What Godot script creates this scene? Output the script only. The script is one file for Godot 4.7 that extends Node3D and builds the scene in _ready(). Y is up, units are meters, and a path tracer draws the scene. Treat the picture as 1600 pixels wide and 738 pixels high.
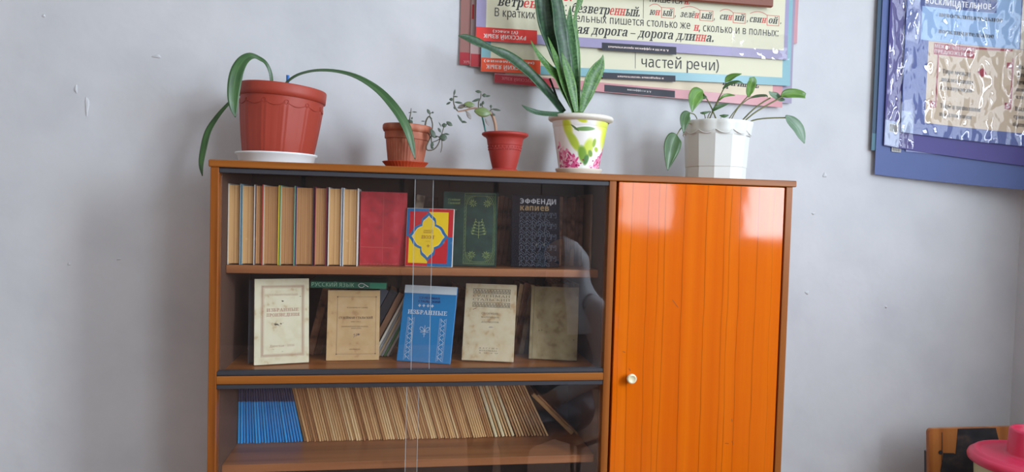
extends Node3D
# Corner of a classroom: a veneered bookcase with sliding glass, five potted plants on top, laminated charts on the wall behind.
# World: x to the right along the wall, y up, z towards the viewer; the bookcase front is z = 0, its left side x = 0. Metres.

var used := {}
var tex_cache := {}
var M := {}
var sans: Font
var sans_bold: Font
var serif: Font
var serif_bold: Font

# ------------------------------------------------------------------ naming
func numbered(called: String) -> String:
	used[called] = used.get(called, -1) + 1
	return called if used[called] == 0 else "%s_%03d" % [called, used[called]]

func tag(o: Node, label: String, category: String, group := "", kind := ""):
	if label: o.set_meta("label", label)
	if category: o.set_meta("category", category)
	if group: o.set_meta("group", group)
	if kind: o.set_meta("kind", kind)
	return o

func thing(called: String, label: String, category: String, at := Vector3.ZERO, group := "") -> Node3D:
	var o := Node3D.new()
	o.name = numbered(called)
	add_child(o)
	o.position = at
	tag(o, label, category, group)
	return o

# ------------------------------------------------------------------ meshes
func mb(smooth := false) -> SurfaceTool:
	var st := SurfaceTool.new()
	st.begin(Mesh.PRIMITIVE_TRIANGLES)
	st.set_smooth_group(0 if smooth else -1)
	return st

# parent = self: a top-level mesh; in_world: the shape was drawn in world metres and the parent's own place is taken off again
func obj(called: String, st: SurfaceTool, m: Material, parent: Node = null, in_world := true) -> MeshInstance3D:
	st.generate_normals()
	var o := MeshInstance3D.new()
	o.mesh = st.commit()
	o.material_override = m
	o.cast_shadow = GeometryInstance3D.SHADOW_CASTING_SETTING_ON
	if parent == null:
		o.name = numbered(called)
		add_child(o)
	else:
		o.name = called
		parent.add_child(o, true)
		if in_world:
			var p: Node = parent
			var off := Vector3.ZERO
			while p != self:
				off += (p as Node3D).position
				p = p.get_parent()
			o.position = -off
	return o

func struct(called: String, st: SurfaceTool, m: Material) -> MeshInstance3D:
	var o := obj(called, st, m)
	o.set_meta("kind", "structure")
	return o

func tri(st: SurfaceTool, a: Vector3, b: Vector3, c: Vector3, ua := Vector2.ZERO, ub := Vector2.ZERO, uc := Vector2.ZERO):
	# a, b, c counter-clockwise as seen from outside
	st.set_uv(ua); st.add_vertex(a)
	st.set_uv(uc); st.add_vertex(c)
	st.set_uv(ub); st.add_vertex(b)

func quad(st: SurfaceTool, a: Vector3, b: Vector3, c: Vector3, d: Vector3, ua := Vector2.ZERO, ub := Vector2.ZERO, uc := Vector2.ZERO, ud := Vector2.ZERO):
	tri(st, a, b, c, ua, ub, uc)
	tri(st, a, c, d, ua, uc, ud)

func tri_out(st: SurfaceTool, a: Vector3, b: Vector3, c: Vector3, mid: Vector3, uvf: Callable):
	if (b - a).cross(c - a).dot((a + b + c) / 3.0 - mid) < 0.0:
		tri(st, a, c, b, uvf.call(a), uvf.call(c), uvf.call(b))
	else:
		tri(st, a, b, c, uvf.call(a), uvf.call(b), uvf.call(c))

# chamfered box
func box(st: SurfaceTool, mn: Vector3, mx: Vector3, bev := 0.0012, turn := Basis(), at := Vector3.ZERO):
	var ctr := (mn + mx) / 2.0
	var h := (mx - mn).abs() / 2.0
	var b: float = min(bev, min(h.x, min(h.y, h.z)) * 0.8)
	var uvf := func(p: Vector3) -> Vector2:
		var q: Vector3 = turn.inverse() * (p - at) - ctr
		return Vector2(q.x / (2.0 * h.x) + 0.5, 0.5 - q.y / (2.0 * h.y))
	var mid := turn * ctr + at
	var corner := func(s: Vector3, axis: int) -> Vector3:
		var q := Vector3.ZERO
		for k in 3: q[k] = s[k] * (h[k] if k == axis else h[k] - b)
		return turn * (ctr + q) + at
	for axis in 3:
		var u := (axis + 1) % 3
		var v := (axis + 2) % 3
		for sg in [-1.0, 1.0]:
			var ps := []
			for w in [[-1, -1], [1, -1], [1, 1], [-1, 1]]:
				var s := Vector3.ZERO
				s[axis] = sg; s[u] = w[0]; s[v] = w[1]
				ps.append(corner.call(s, axis))
			tri_out(st, ps[0], ps[1], ps[2], mid, uvf)
			tri_out(st, ps[0], ps[2], ps[3], mid, uvf)
		if b > 0.0:
			for su in [-1.0, 1.0]:
				for sv in [-1.0, 1.0]:
					var s0 := Vector3.ZERO
					s0[u] = su; s0[v] = sv; s0[axis] = -1.0
					var s1 := s0
					s1[axis] = 1.0
					var a: Vector3 = corner.call(s0, u)
					var c: Vector3 = corner.call(s1, u)
					var d: Vector3 = corner.call(s1, v)
					var e: Vector3 = corner.call(s0, v)
					tri_out(st, a, c, d, mid, uvf)
					tri_out(st, a, d, e, mid, uvf)
	if b > 0.0:
		for sx in [-1.0, 1.0]:
			for sy in [-1.0, 1.0]:
				for sz in [-1.0, 1.0]:
					var s := Vector3(sx, sy, sz)
					tri_out(st, corner.call(s, 0), corner.call(s, 1), corner.call(s, 2), mid, uvf)

func one_box(called: String, mn: Vector3, mx: Vector3, m: Material, parent: Node = null, bev := 0.0012, in_world := true) -> MeshInstance3D:
	var st := mb()
	box(st, mn, mx, bev)
	return obj(called, st, m, parent, in_world)

# profile of (radius, y) upwards on the outside; a repeated point makes a crisp edge; shape.call(angle, index, radius) may change the radius
func lathe(st: SurfaceTool, at: Vector3, prof: Array, seg := 48, shape = null, tilt := Basis()):
	var grp := 0
	var length := 0.0
	var vs := [0.0]
	for i in range(1, prof.size()):
		length += (prof[i] as Vector2).distance_to(prof[i - 1])
		vs.append(length)
	var pos := func(i: int, j: int) -> Vector3:
		var a := TAU * j / seg
		var r: float = prof[i].x
		if shape: r = shape.call(a, i, r)
		return at + tilt * Vector3(r * cos(a), prof[i].y, -r * sin(a))
	for i in prof.size() - 1:
		if (prof[i] as Vector2).distance_to(prof[i + 1]) < 1e-6:
			grp += 1
			continue
		st.set_smooth_group(grp)
		for j in seg:
			var a: Vector3 = pos.call(i, j)
			var b: Vector3 = pos.call(i, j + 1)
			var c: Vector3 = pos.call(i + 1, j + 1)
			var d: Vector3 = pos.call(i + 1, j)
			var u0 := float(j) / seg
			var u1 := float(j + 1) / seg
			var v0: float = 1.0 - vs[i] / length
			var v1: float = 1.0 - vs[i + 1] / length
			if prof[i].x > 1e-5: tri(st, a, b, c, Vector2(u0, v0), Vector2(u1, v0), Vector2(u1, v1))
			if prof[i + 1].x > 1e-5: tri(st, a, c, d, Vector2(u0, v0), Vector2(u1, v1), Vector2(u0, v1))

func tube(st: SurfaceTool, pts: Array, radii: Array, sides := 8):
	var n := pts.size()
	var side := Vector3.ZERO
	var rings := []
	for i in n:
		var t: Vector3 = (pts[min(i + 1, n - 1)] - pts[max(i - 1, 0)]).normalized()
		if i == 0:
			side = t.cross(Vector3(0.13, 0.21, 0.97)).normalized()
		side = (side - t * side.dot(t)).normalized()
		var up := t.cross(side)
		var ring := []
		for k in sides:
			var a := TAU * k / sides
			ring.append(pts[i] + (side * cos(a) + up * sin(a)) * radii[i])
		rings.append(ring)
	st.set_smooth_group(0)
	for i in n - 1:
		for k in sides:
			var k2 := (k + 1) % sides
			quad(st, rings[i][k], rings[i][k2], rings[i + 1][k2], rings[i + 1][k])
	st.set_smooth_group(1)
	for k in range(1, sides - 1):
		tri(st, rings[0][0], rings[0][k + 1], rings[0][k])
		tri(st, rings[n - 1][0], rings[n - 1][k], rings[n - 1][k + 1])

# [x, y, z, half width] rows, made finer with a Catmull-Rom curve
func smooth_rows(rows: Array, per := 3) -> Array:
	var out := []
	var n := rows.size()
	for i in n - 1:
		var a: Array = rows[max(i - 1, 0)]
		var b: Array = rows[i]
		var c: Array = rows[i + 1]
		var d: Array = rows[min(i + 2, n - 1)]
		for k in per:
			var t := float(k) / per
			var row := []
			for q in 4:
				row.append(0.5 * ((2.0 * b[q]) + (c[q] - a[q]) * t + (2.0 * a[q] - 5.0 * b[q] + 4.0 * c[q] - d[q]) * t * t + (3.0 * b[q] - a[q] - 3.0 * c[q] + d[q]) * t * t * t))
			row[3] = max(row[3], 0.0004)
			out.append(row)
	out.append(rows[n - 1])
	return out

func stem(st: SurfaceTool, rows: Array, sides := 8, per := 3):
	var pts := []
	var rad := []
	for r in smooth_rows(rows, per):
		pts.append(Vector3(r[0], r[1], r[2]))
		rad.append(r[3])
	tube(st, pts, rad, sides)

# a leaf blade along its midrib: folded by `fold`, `thick` metres through
func blade(st: SurfaceTool, rows_in: Array, face: Vector3, fold := 0.25, thick := 0.0012, per := 3, wave := 0.0):
	var rows := smooth_rows(rows_in, per)
	var n := rows.size()
	var top := []
	var bot := []
	var ss := [-1.0, -0.66, -0.33, 0.0, 0.33, 0.66, 1.0]
	var prev := Vector3.ZERO
	for i in n:
		var r: Array = rows[i]
		var r0: Array = rows[max(i - 1, 0)]
		var r1: Array = rows[min(i + 1, n - 1)]
		var t := (Vector3(r1[0], r1[1], r1[2]) - Vector3(r0[0], r0[1], r0[2])).normalized()
		var sd := t.cross(face)
		if sd.length() < 0.15 and prev != Vector3.ZERO: sd = prev
		sd = (sd - t * sd.dot(t)).normalized()
		prev = sd
		var nn := sd.cross(t).normalized()
		var a := []
		var b := []
		for s in ss:
			var lift: float = fold * r[3] * (s * s - 0.4) + wave * r[3] * sin(i * 0.9 + s * 2.0) * absf(s)
			var p: Vector3 = Vector3(r[0], r[1], r[2]) + sd * s * r[3] + nn * lift
			var th: float = min(thick, r[3] * 0.8) * (1.0 - 0.75 * s * s)
			a.append(p + nn * th * 0.5)
			b.append(p - nn * th * 0.5)
		top.append(a)
		bot.append(b)
	st.set_smooth_group(0)
	var m := ss.size()
	for i in n - 1:
		var v0 := float(i) / (n - 1)
		var v1 := float(i + 1) / (n - 1)
		for k in m - 1:
			var u0: float = ss[k] * 0.5 + 0.5
			var u1: float = ss[k + 1] * 0.5 + 0.5
			quad(st, top[i][k], top[i][k + 1], top[i + 1][k + 1], top[i + 1][k], Vector2(u0, v0), Vector2(u1, v0), Vector2(u1, v1), Vector2(u0, v1))
			quad(st, bot[i][k + 1], bot[i][k], bot[i + 1][k], bot[i + 1][k + 1], Vector2(u1, v0), Vector2(u0, v0), Vector2(u0, v1), Vector2(u1, v1))
		quad(st, bot[i][0], top[i][0], top[i + 1][0], bot[i + 1][0])
		quad(st, top[i][m - 1], bot[i][m - 1], bot[i + 1][m - 1], top[i + 1][m - 1])
	for k in m - 1:
		quad(st, bot[0][k], bot[0][k + 1], top[0][k + 1], top[0][k])
		quad(st, top[n - 1][k], top[n - 1][k + 1], bot[n - 1][k + 1], bot[n - 1][k])

# small fleshy leaf: centre, half length, half width, angle in degrees
func fleshy(st: SurfaceTool, c: Array, plump := 0.5, face := Vector3(0.1, 0.15, 1.0)):
	var dir := Vector3(cos(deg_to_rad(c[5])), sin(deg_to_rad(c[5])), 0.0)
	var rows := []
	for k in 7:
		var t := k / 6.0
		var p: Vector3 = Vector3(c[0], c[1], c[2]) + dir * c[3] * (2.0 * t - 1.0) + Vector3(0, 0, 0.15 * c[4] * sin(t * PI))
		rows.append([p.x, p.y, p.z, max(c[4] * pow(sin(PI * clamp(t, 0.03, 0.97)), 0.7), 0.0004)])
	blade(st, rows, face, 0.12, c[4] * plump, 2)

# thin sheet: map.call(s, t, lift) gives the place of print coordinates on the sheet
func slab(st: SurfaceTool, map: Callable, s0: float, s1: float, t0: float, t1: float, ns: int, nt: int, lo: float, hi: float):
	var g := []
	var g2 := []
	for i in ns + 1:
		var a := []
		var b := []
		for j in nt + 1:
			var s: float = lerp(s0, s1, float(i) / ns)
			var t: float = lerp(t0, t1, float(j) / nt)
			a.append(map.call(s, t, hi))
			b.append(map.call(s, t, lo))
		g.append(a)
		g2.append(b)
	st.set_smooth_group(0)
	for i in ns:
		for j in nt:
			var u0 := float(i) / ns
			var u1 := float(i + 1) / ns
			var v0 := 1.0 - float(j) / nt
			var v1 := 1.0 - float(j + 1) / nt
			quad(st, g[i][j], g[i + 1][j], g[i + 1][j + 1], g[i][j + 1], Vector2(u0, v0), Vector2(u1, v0), Vector2(u1, v1), Vector2(u0, v1))
	st.set_smooth_group(1)
	for i in ns:
		for j in nt:
			quad(st, g2[i + 1][j], g2[i][j], g2[i][j + 1], g2[i + 1][j + 1])
	st.set_smooth_group(-1)
	for i in ns:
		quad(st, g2[i][0], g2[i + 1][0], g[i + 1][0], g[i][0])
		quad(st, g[i][nt], g[i + 1][nt], g2[i + 1][nt], g2[i][nt])
	for j in nt:
		quad(st, g2[0][j + 1], g2[0][j], g[0][j], g[0][j + 1])
		quad(st, g2[ns][j], g2[ns][j + 1], g[ns][j + 1], g[ns][j])

# lettering laid on a sheet: from x0 to x1 (x1 <= x0: natural width), baseline, capital height
func write(st: SurfaceTool, map: Callable, what: String, font: Font, x0: float, x1: float, base: float, cap: float, lift: float, slant := 0.0, upside_down := false):
	var tm := TextMesh.new()
	tm.text = what
	tm.font = font
	tm.font_size = 16
	tm.pixel_size = cap / 0.714 / 16.0
	tm.depth = 0.0
	tm.curve_step = 0.5
	tm.horizontal_alignment = HORIZONTAL_ALIGNMENT_LEFT
	tm.vertical_alignment = VERTICAL_ALIGNMENT_BOTTOM
	var ar := tm.surface_get_arrays(0)
	var vs: PackedVector3Array = ar[Mesh.ARRAY_VERTEX]
	var ix: PackedInt32Array = ar[Mesh.ARRAY_INDEX]
	if vs.size() == 0: return
	var lo := 1e9
	var hi := -1e9
	for v in vs:
		lo = min(lo, v.x)
		hi = max(hi, v.x)
	var desc := font.get_descent(16) * tm.pixel_size
	var k := (x1 - x0) / (hi - lo) if x1 > x0 else 1.0
	var wide := (hi - lo) * k
	var put := func(v: Vector3) -> Vector3:
		var x := (v.x - lo) * k + slant * (v.y - desc)
		var y := v.y - desc
		if upside_down:
			x = wide - x
			y = cap - y
		return map.call(x0 + x, base + y, lift)
	st.set_smooth_group(-1)
	for i in range(0, ix.size(), 3):
		for q in 3:
			st.set_uv(Vector2.ZERO)
			st.add_vertex(put.call(vs[ix[i + q]]))

# flat print: a filled outline or a drawn line on a sheet
func fill(st: SurfaceTool, map: Callable, poly: PackedVector2Array, lift: float):
	var ix := Geometry2D.triangulate_polygon(poly)
	for i in range(0, ix.size(), 3):
		var a := poly[ix[i]]
		var b := poly[ix[i + 1]]
		var c := poly[ix[i + 2]]
		if (b - a).cross(c - a) < 0.0:
			var k := b
			b = c
			c = k
		tri(st, map.call(a.x, a.y, lift), map.call(b.x, b.y, lift), map.call(c.x, c.y, lift))

func rect(st: SurfaceTool, map: Callable, x0: float, y0: float, x1: float, y1: float, lift: float):
	fill(st, map, PackedVector2Array([Vector2(x0, y0), Vector2(x1, y0), Vector2(x1, y1), Vector2(x0, y1)]), lift)

func line(st: SurfaceTool, map: Callable, pts: Array, w: float, lift: float):
	for i in pts.size() - 1:
		var a: Vector2 = pts[i]
		var b: Vector2 = pts[i + 1]
		var d := (b - a).normalized() * w * 0.5
		var n := Vector2(-d.y, d.x)
		fill(st, map, PackedVector2Array([a - d - n, b + d - n, b + d + n, a - d + n]), lift)

func frame_line(st: SurfaceTool, map: Callable, x0: float, y0: float, x1: float, y1: float, w: float, lift: float):
	line(st, map, [Vector2(x0, y0), Vector2(x1, y0), Vector2(x1, y1), Vector2(x0, y1), Vector2(x0, y0)], w, lift)

# ------------------------------------------------------------------ materials
func mat(c: Color, rough := 0.6, more := {}) -> StandardMaterial3D:
	var m := StandardMaterial3D.new()
	m.albedo_color = c
	m.roughness = rough
	for k in more: m.set(k, more[k])
	return m

func c8(r: float, g: float, b: float) -> Color:
	return Color(r / 255.0, g / 255.0, b / 255.0)

# noise picture: stops are [place, colour]; sx and sy stretch it
func noise_tex(size: int, seed_: int, freq: float, stops: Array, oct := 4, sx := 1.0, sy := 1.0, kind := FastNoiseLite.TYPE_SIMPLEX_SMOOTH) -> ImageTexture:
	var f := FastNoiseLite.new()
	f.seed = seed_
	f.noise_type = kind
	f.frequency = freq
	f.fractal_octaves = oct
	var g := Gradient.new()
	g.offsets = PackedFloat32Array(stops.map(func(s): return s[0]))
	g.colors = PackedColorArray(stops.map(func(s): return s[1]))
	var im := Image.create(size, size, true, Image.FORMAT_RGB8)
	var lut := []
	for i in 256: lut.append(g.sample(i / 255.0))
	if sx == 1.0 and sy == 1.0:
		var raw := f.get_seamless_image(size, size, false, false, 0.3, false)
		for y in size:
			for x in size: im.set_pixel(x, y, lut[int(clamp((raw.get_pixel(x, y).r * 2.0 - 1.0) * 0.75 + 0.5, 0.0, 1.0) * 255.0)])
	else:
		for y in size:
			for x in size:
				# blended with a shifted copy so that the picture tiles
				var u := float(x) / size
				var v := float(y) / size
				var a := f.get_noise_2d(x * sx, y * sy)
				var b := f.get_noise_2d((x - size) * sx, y * sy)
				var c := f.get_noise_2d(x * sx, (y - size) * sy)
				var d := f.get_noise_2d((x - size) * sx, (y - size) * sy)
				var t: float = lerp(lerp(a, b, u), lerp(c, d, u), v)
				im.set_pixel(x, y, lut[int(clamp(t * 0.75 + 0.5, 0.0, 1.0) * 255.0)])
	im.generate_mipmaps()
	return ImageTexture.create_from_image(im)

func wood_tex(size: int, seed_: int, c0: Color, c1: Color, c2: Color, upright: bool) -> ImageTexture:
	return noise_tex(size, seed_, 0.02, [[0.0, c2], [0.42, c1], [0.6, c0], [1.0, c1]], 4, 1.6 if upright else 0.06, 0.06 if upright else 1.6)

func door_tex() -> ImageTexture:
	# veneer leaf: warm orange with fine upright pores and dark growth lines
	var w := 768
	var h := 768
	var im := Image.create(w, h, true, Image.FORMAT_RGB8)
	var f := FastNoiseLite.new()
	f.seed = 11
	f.frequency = 0.02
	var lines := [[0.082, 1.0], [0.179, 0.9], [0.239, 0.8], [0.281, 1.0], [0.392, 1.1], [0.529, 1.0], [0.637, 0.9], [0.671, 1.0], [0.732, 0.9], [0.84, 1.0], [0.02, 0.5], [0.94, 0.45]]
	for y in h:
		var wob := f.get_noise_2d(3.0, y * 0.35) * 0.006
		for x in w:
			var u := float(x) / w
			var band := f.get_noise_2d(x * 0.5, y * 0.02 + 900.0)
			var pore := f.get_noise_2d(x * 14.0, y * 0.5 + 300.0)
			var t := 0.5 + band * 0.45 + pore * 0.14
			var c := c8(204, 88, 8).lerp(c8(226, 116, 16), clamp(t, 0.0, 1.0))
			for q in lines.size():
				var lx: float = lines[q][0] + wob * (0.6 + 0.25 * (q % 3)) + f.get_noise_2d(q * 71.0, y * 0.12) * 0.01
				var dd := (u - lx) * w
				var side := exp(-dd * dd / 2.0) + 0.16 * exp(-absf(dd) / 5.0) * (1.0 if dd > 0.0 else 0.35)
				var strength: float = side * lines[q][1] * (0.8 + 0.4 * f.get_noise_2d(q * 31.0, y * 0.4))
				c = c.lerp(c8(120, 46, 8), clamp(strength * 0.6, 0.0, 0.8))
			im.set_pixel(x, y, c)
	im.generate_mipmaps()
	return ImageTexture.create_from_image(im)

func leaf_tex(size: int, seed_: int, mid: Color, edge: Color, dark: Color, bands: float, rib: Color) -> ImageTexture:
	var im := Image.create(64, size, true, Image.FORMAT_RGB8)
	var f := FastNoiseLite.new()
	f.seed = seed_
	f.frequency = 0.05
	for y in size:
		for x in 64:
			var u := x / 63.0
			var s := absf(u * 2.0 - 1.0)
			var n := f.get_noise_2d(x * 0.6, y * bands)
			var fine := f.get_noise_2d(x * 6.0 + 500.0, y * 0.3)
			var c := mid.lerp(dark, clamp(0.45 + n * 1.3, 0.0, 1.0))
			c = c.lerp(mid, clamp(0.3 + fine, 0.0, 0.4))
			if s > 0.9: c = c.lerp(edge, 0.8)
			if s < 0.07: c = c.lerp(rib, 0.6)
			im.set_pixel(x, y, c)
	im.generate_mipmaps()
	return ImageTexture.create_from_image(im)

func flower_tex() -> ImageTexture:
	# printed film of the white pot: pink blossom low down, yellow-green leaves above
	var w := 768
	var h := 256
	var im := Image.create(w, h, true, Image.FORMAT_RGB8)
	im.fill(c8(238, 236, 230))
	var blob := func(cx0: float, cy: float, rx0: float, ry: float, ang: float, col: Color, hard: float):
		# the print runs on round the pot: spread sideways from the middle of its front or back
		var mid := 576.0 if cx0 > 384.0 else 192.0
		var cx := mid + (cx0 - mid) * 1.35
		var rx := rx0 * 1.2
		var R: float = max(rx, ry) + 2.0
		for y in range(max(0, int(cy - R)), min(h, int(cy + R) + 1)):
			for x in range(int(cx - R), int(cx + R) + 1):
				var dx := (x - cx) * cos(ang) + (y - cy) * sin(ang)
				var dy := -(x - cx) * sin(ang) + (y - cy) * cos(ang)
				var q := dx * dx / (rx * rx) + dy * dy / (ry * ry)
				if q < 1.0:
					var xx := posmod(x, w)
					im.set_pixel(xx, y, im.get_pixel(xx, y).lerp(col, clamp((1.0 - q) * hard, 0.0, 1.0)))
	var rng := RandomNumberGenerator.new()
	rng.seed = 5
	for rep in 2:
		var c0 := 576.0 - 384.0 * rep
		blob.call(c0 + 95, 60, 44, 90, 0.1, c8(222, 232, 60), 1.2)
		blob.call(c0 + 70, 20, 50, 40, 0.0, c8(226, 234, 90), 1.0)
		blob.call(c0 - 66, 40, 22, 60, -0.2, c8(196, 206, 60), 1.4)
		blob.call(c0 - 45, 105, 20, 62, -0.55, c8(176, 196, 66), 1.6)
		blob.call(c0 - 18, 6, 24, 14, 0.4, c8(206, 214, 60), 1.6)
		blob.call(c0 - 6, 48, 44, 11, -0.05, c8(112, 150, 88), 2.2)
		blob.call(c0 - 40, 44, 22, 5, 0.7, c8(84, 110, 70), 2.0)
		blob.call(c0 + 10, 140, 26, 60, 0.25, c8(196, 212, 70), 1.6)
		blob.call(c0 - 10, 165, 22, 48, -0.3, c8(120, 160, 60), 1.7)
		blob.call(c0 + 6, 190, 14, 30, 0.3, c8(70, 120, 56), 1.6)
		blob.call(c0 + 34, 110, 10, 24, 0.1, c8(150, 180, 60), 1.6)
		blob.call(c0 + 48, 140, 14, 12, 0.5, c8(170, 196, 60), 1.6)
		blob.call(c0 + 22, 160, 12, 20, -0.6, c8(110, 150, 50), 1.6)
		for k in 240:
			var left := k % 2 == 0
			var x := rng.randf_range(-120.0, -28.0) if left else rng.randf_range(22.0, 125.0)
			var top := 100.0 + (x + 120.0) * 1.0 if left else 246.0 - (x - 10.0) * 1.15
			var y := rng.randf_range(max(top, 92.0), 256.0)
			var col: Color = [c8(216, 84, 138), c8(234, 140, 176), c8(246, 206, 220), c8(196, 52, 108), c8(242, 176, 200)][rng.randi() % 5]
			blob.call(c0 + x, y, rng.randf_range(7, 15), rng.randf_range(5, 10), rng.randf_range(0, PI), col, 1.8)
		for k in 30:
			blob.call(c0 + rng.randf_range(-110, 115), rng.randf_range(190, 256), 5, 4, 0.0, c8(150, 24, 70), 1.2)
	im.generate_mipmaps()
	return ImageTexture.create_from_image(im)

const STRAP_LEAVES := [[[0.1262, 1.7655, -0.19, 0.0038], [0.1448, 1.7844, -0.185, 0.0054], [0.1711, 1.7999, -0.18, 0.0064], [0.2142, 1.8086, -0.165, 0.0064], [0.2675, 1.8062, -0.15, 0.0074], [0.321, 1.7898, -0.13, 0.0095], [0.3743, 1.7553, -0.11, 0.0121], [0.4168, 1.7083, -0.095, 0.0136], [0.4436, 1.6647, -0.09, 0.0121], [0.4592, 1.6183, -0.09, 0.0074], [0.4672, 1.5861, -0.09, 0.0011]],
	[[0.0982, 1.7657, -0.2, 0.0043], [0.0946, 1.8002, -0.2, 0.0043], [0.0842, 1.8243, -0.19, 0.0048], [0.0709, 1.8316, -0.17, 0.0074], [0.0582, 1.8308, -0.14, 0.0093], [0.0442, 1.8155, -0.12, 0.0123], [0.0352, 1.7883, -0.1, 0.0147], [0.0305, 1.7561, -0.09, 0.0156], [0.0287, 1.7202, -0.085, 0.0136], [0.03, 1.6928, -0.085, 0.0091], [0.0341, 1.6705, -0.085, 0.001]],
	[[0.0314, 1.76, -0.22, 0.0033], [0.0125, 1.7466, -0.22, 0.0043], [-0.0133, 1.7177, -0.215, 0.0048], [-0.0383, 1.6826, -0.21, 0.007], [-0.0566, 1.6434, -0.2, 0.0091], [-0.0651, 1.5944, -0.19, 0.009], [-0.0671, 1.5568, -0.18, 0.0063], [-0.0643, 1.5295, -0.18, 0.0011]]]
const SWORD_LEAVES := [[0, [[0.87, 1.737, -0.19, 0.01], [0.8327, 1.7806, -0.19, 0.014], [0.7912, 1.8209, -0.185, 0.0149], [0.7577, 1.8474, -0.18, 0.0158], [0.7211, 1.8716, -0.175, 0.0157], [0.694, 1.8825, -0.17, 0.0137], [0.6585, 1.8944, -0.165, 0.0087], [0.6234, 1.9062, -0.16, 0.0125], [0.5938, 1.9148, -0.155, 0.0096], [0.5731, 1.9173, -0.15, 0.001]]],
	[0, [[0.8785, 1.7288, -0.17, 0.0031], [0.8532, 1.7263, -0.15, 0.0061], [0.824, 1.7223, -0.13, 0.007], [0.7844, 1.7212, -0.11, 0.0074], [0.756, 1.7279, -0.1, 0.0054], [0.7383, 1.7381, -0.1, 0.001]]],
	[1, [[0.9017, 1.7344, -0.18, 0.0077], [0.882, 1.7634, -0.17, 0.0128], [0.8614, 1.7971, -0.165, 0.0143], [0.843, 1.8294, -0.165, 0.0147], [0.8233, 1.8481, -0.165, 0.0127], [0.7999, 1.8732, -0.165, 0.0091], [0.7792, 1.8994, -0.16, 0.005], [0.7682, 1.9205, -0.16, 0.001]]],
	[0, [[0.9066, 1.7372, -0.2, 0.0073], [0.8974, 1.7777, -0.2, 0.013], [0.8829, 1.8222, -0.2, 0.0187], [0.8666, 1.8664, -0.2, 0.0228], [0.8466, 1.9102, -0.2, 0.0258], [0.8277, 1.9539, -0.2, 0.0273], [0.8116, 1.9975, -0.2, 0.0257], [0.8034, 2.0415, -0.2, 0.0226], [0.7972, 2.0811, -0.2, 0.0174], [0.7931, 2.1252, -0.2, 0.0015]]],
	[0, [[0.9087, 1.7367, -0.195, 0.0062], [0.8968, 1.7761, -0.19, 0.0114], [0.8861, 1.8206, -0.19, 0.016], [0.8749, 1.8649, -0.19, 0.0201], [0.8652, 1.9087, -0.188, 0.0226], [0.8555, 1.9523, -0.186, 0.0236], [0.8473, 1.9963, -0.186, 0.0215], [0.8386, 2.0401, -0.186, 0.0174], [0.8311, 2.075, -0.186, 0.0112], [0.8247, 2.1055, -0.186, 0.0015]]],
	[1, [[0.894, 1.7325, -0.168, 0.0061], [0.8783, 1.7714, -0.165, 0.0112], [0.8602, 1.8143, -0.162, 0.0142], [0.8442, 1.8576, -0.162, 0.0132], [0.8279, 1.9007, -0.162, 0.0076], [0.8146, 1.9341, -0.162, 0.001]]],
	[1, [[0.9011, 1.7324, -0.165, 0.0061], [0.8908, 1.7713, -0.16, 0.0112], [0.8798, 1.8147, -0.158, 0.0142], [0.8682, 1.8494, -0.158, 0.0122], [0.8531, 1.8935, -0.158, 0.001]]],
	[2, [[0.9137, 1.7376, -0.2, 0.0063], [0.9084, 1.7972, -0.205, 0.0104], [0.899, 1.8693, -0.205, 0.0141], [0.8908, 1.9367, -0.205, 0.014], [0.8844, 1.9904, -0.205, 0.0093], [0.8845, 2.0332, -0.205, 0.001]]],
	[1, [[0.9213, 1.7399, -0.215, 0.0042], [0.9143, 1.8503, -0.22, 0.0095], [0.9074, 1.9184, -0.22, 0.0126], [0.9016, 1.9818, -0.22, 0.0094], [0.903, 2.0138, -0.22, 0.0052], [0.9093, 2.0369, -0.22, 0.0084], [0.9152, 2.0601, -0.22, 0.0105], [0.922, 2.0833, -0.22, 0.0063], [0.927, 2.1064, -0.22, 0.0005]]],
	[1, [[0.9156, 1.7351, -0.18, 0.0052], [0.9239, 1.7685, -0.175, 0.0144], [0.9324, 1.7977, -0.172, 0.0195], [0.942, 1.8292, -0.17, 0.0226], [0.9607, 1.8648, -0.168, 0.017], [0.9688, 1.8859, -0.166, 0.0051], [0.9707, 1.8963, -0.166, 0.001]]]]
const SWORD_STICK := [[0.8336, 1.8311, -0.21, 0.0032], [0.8525, 1.7798, -0.2, 0.0032], [0.8706, 1.7206, -0.19, 0.0032]]
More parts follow.
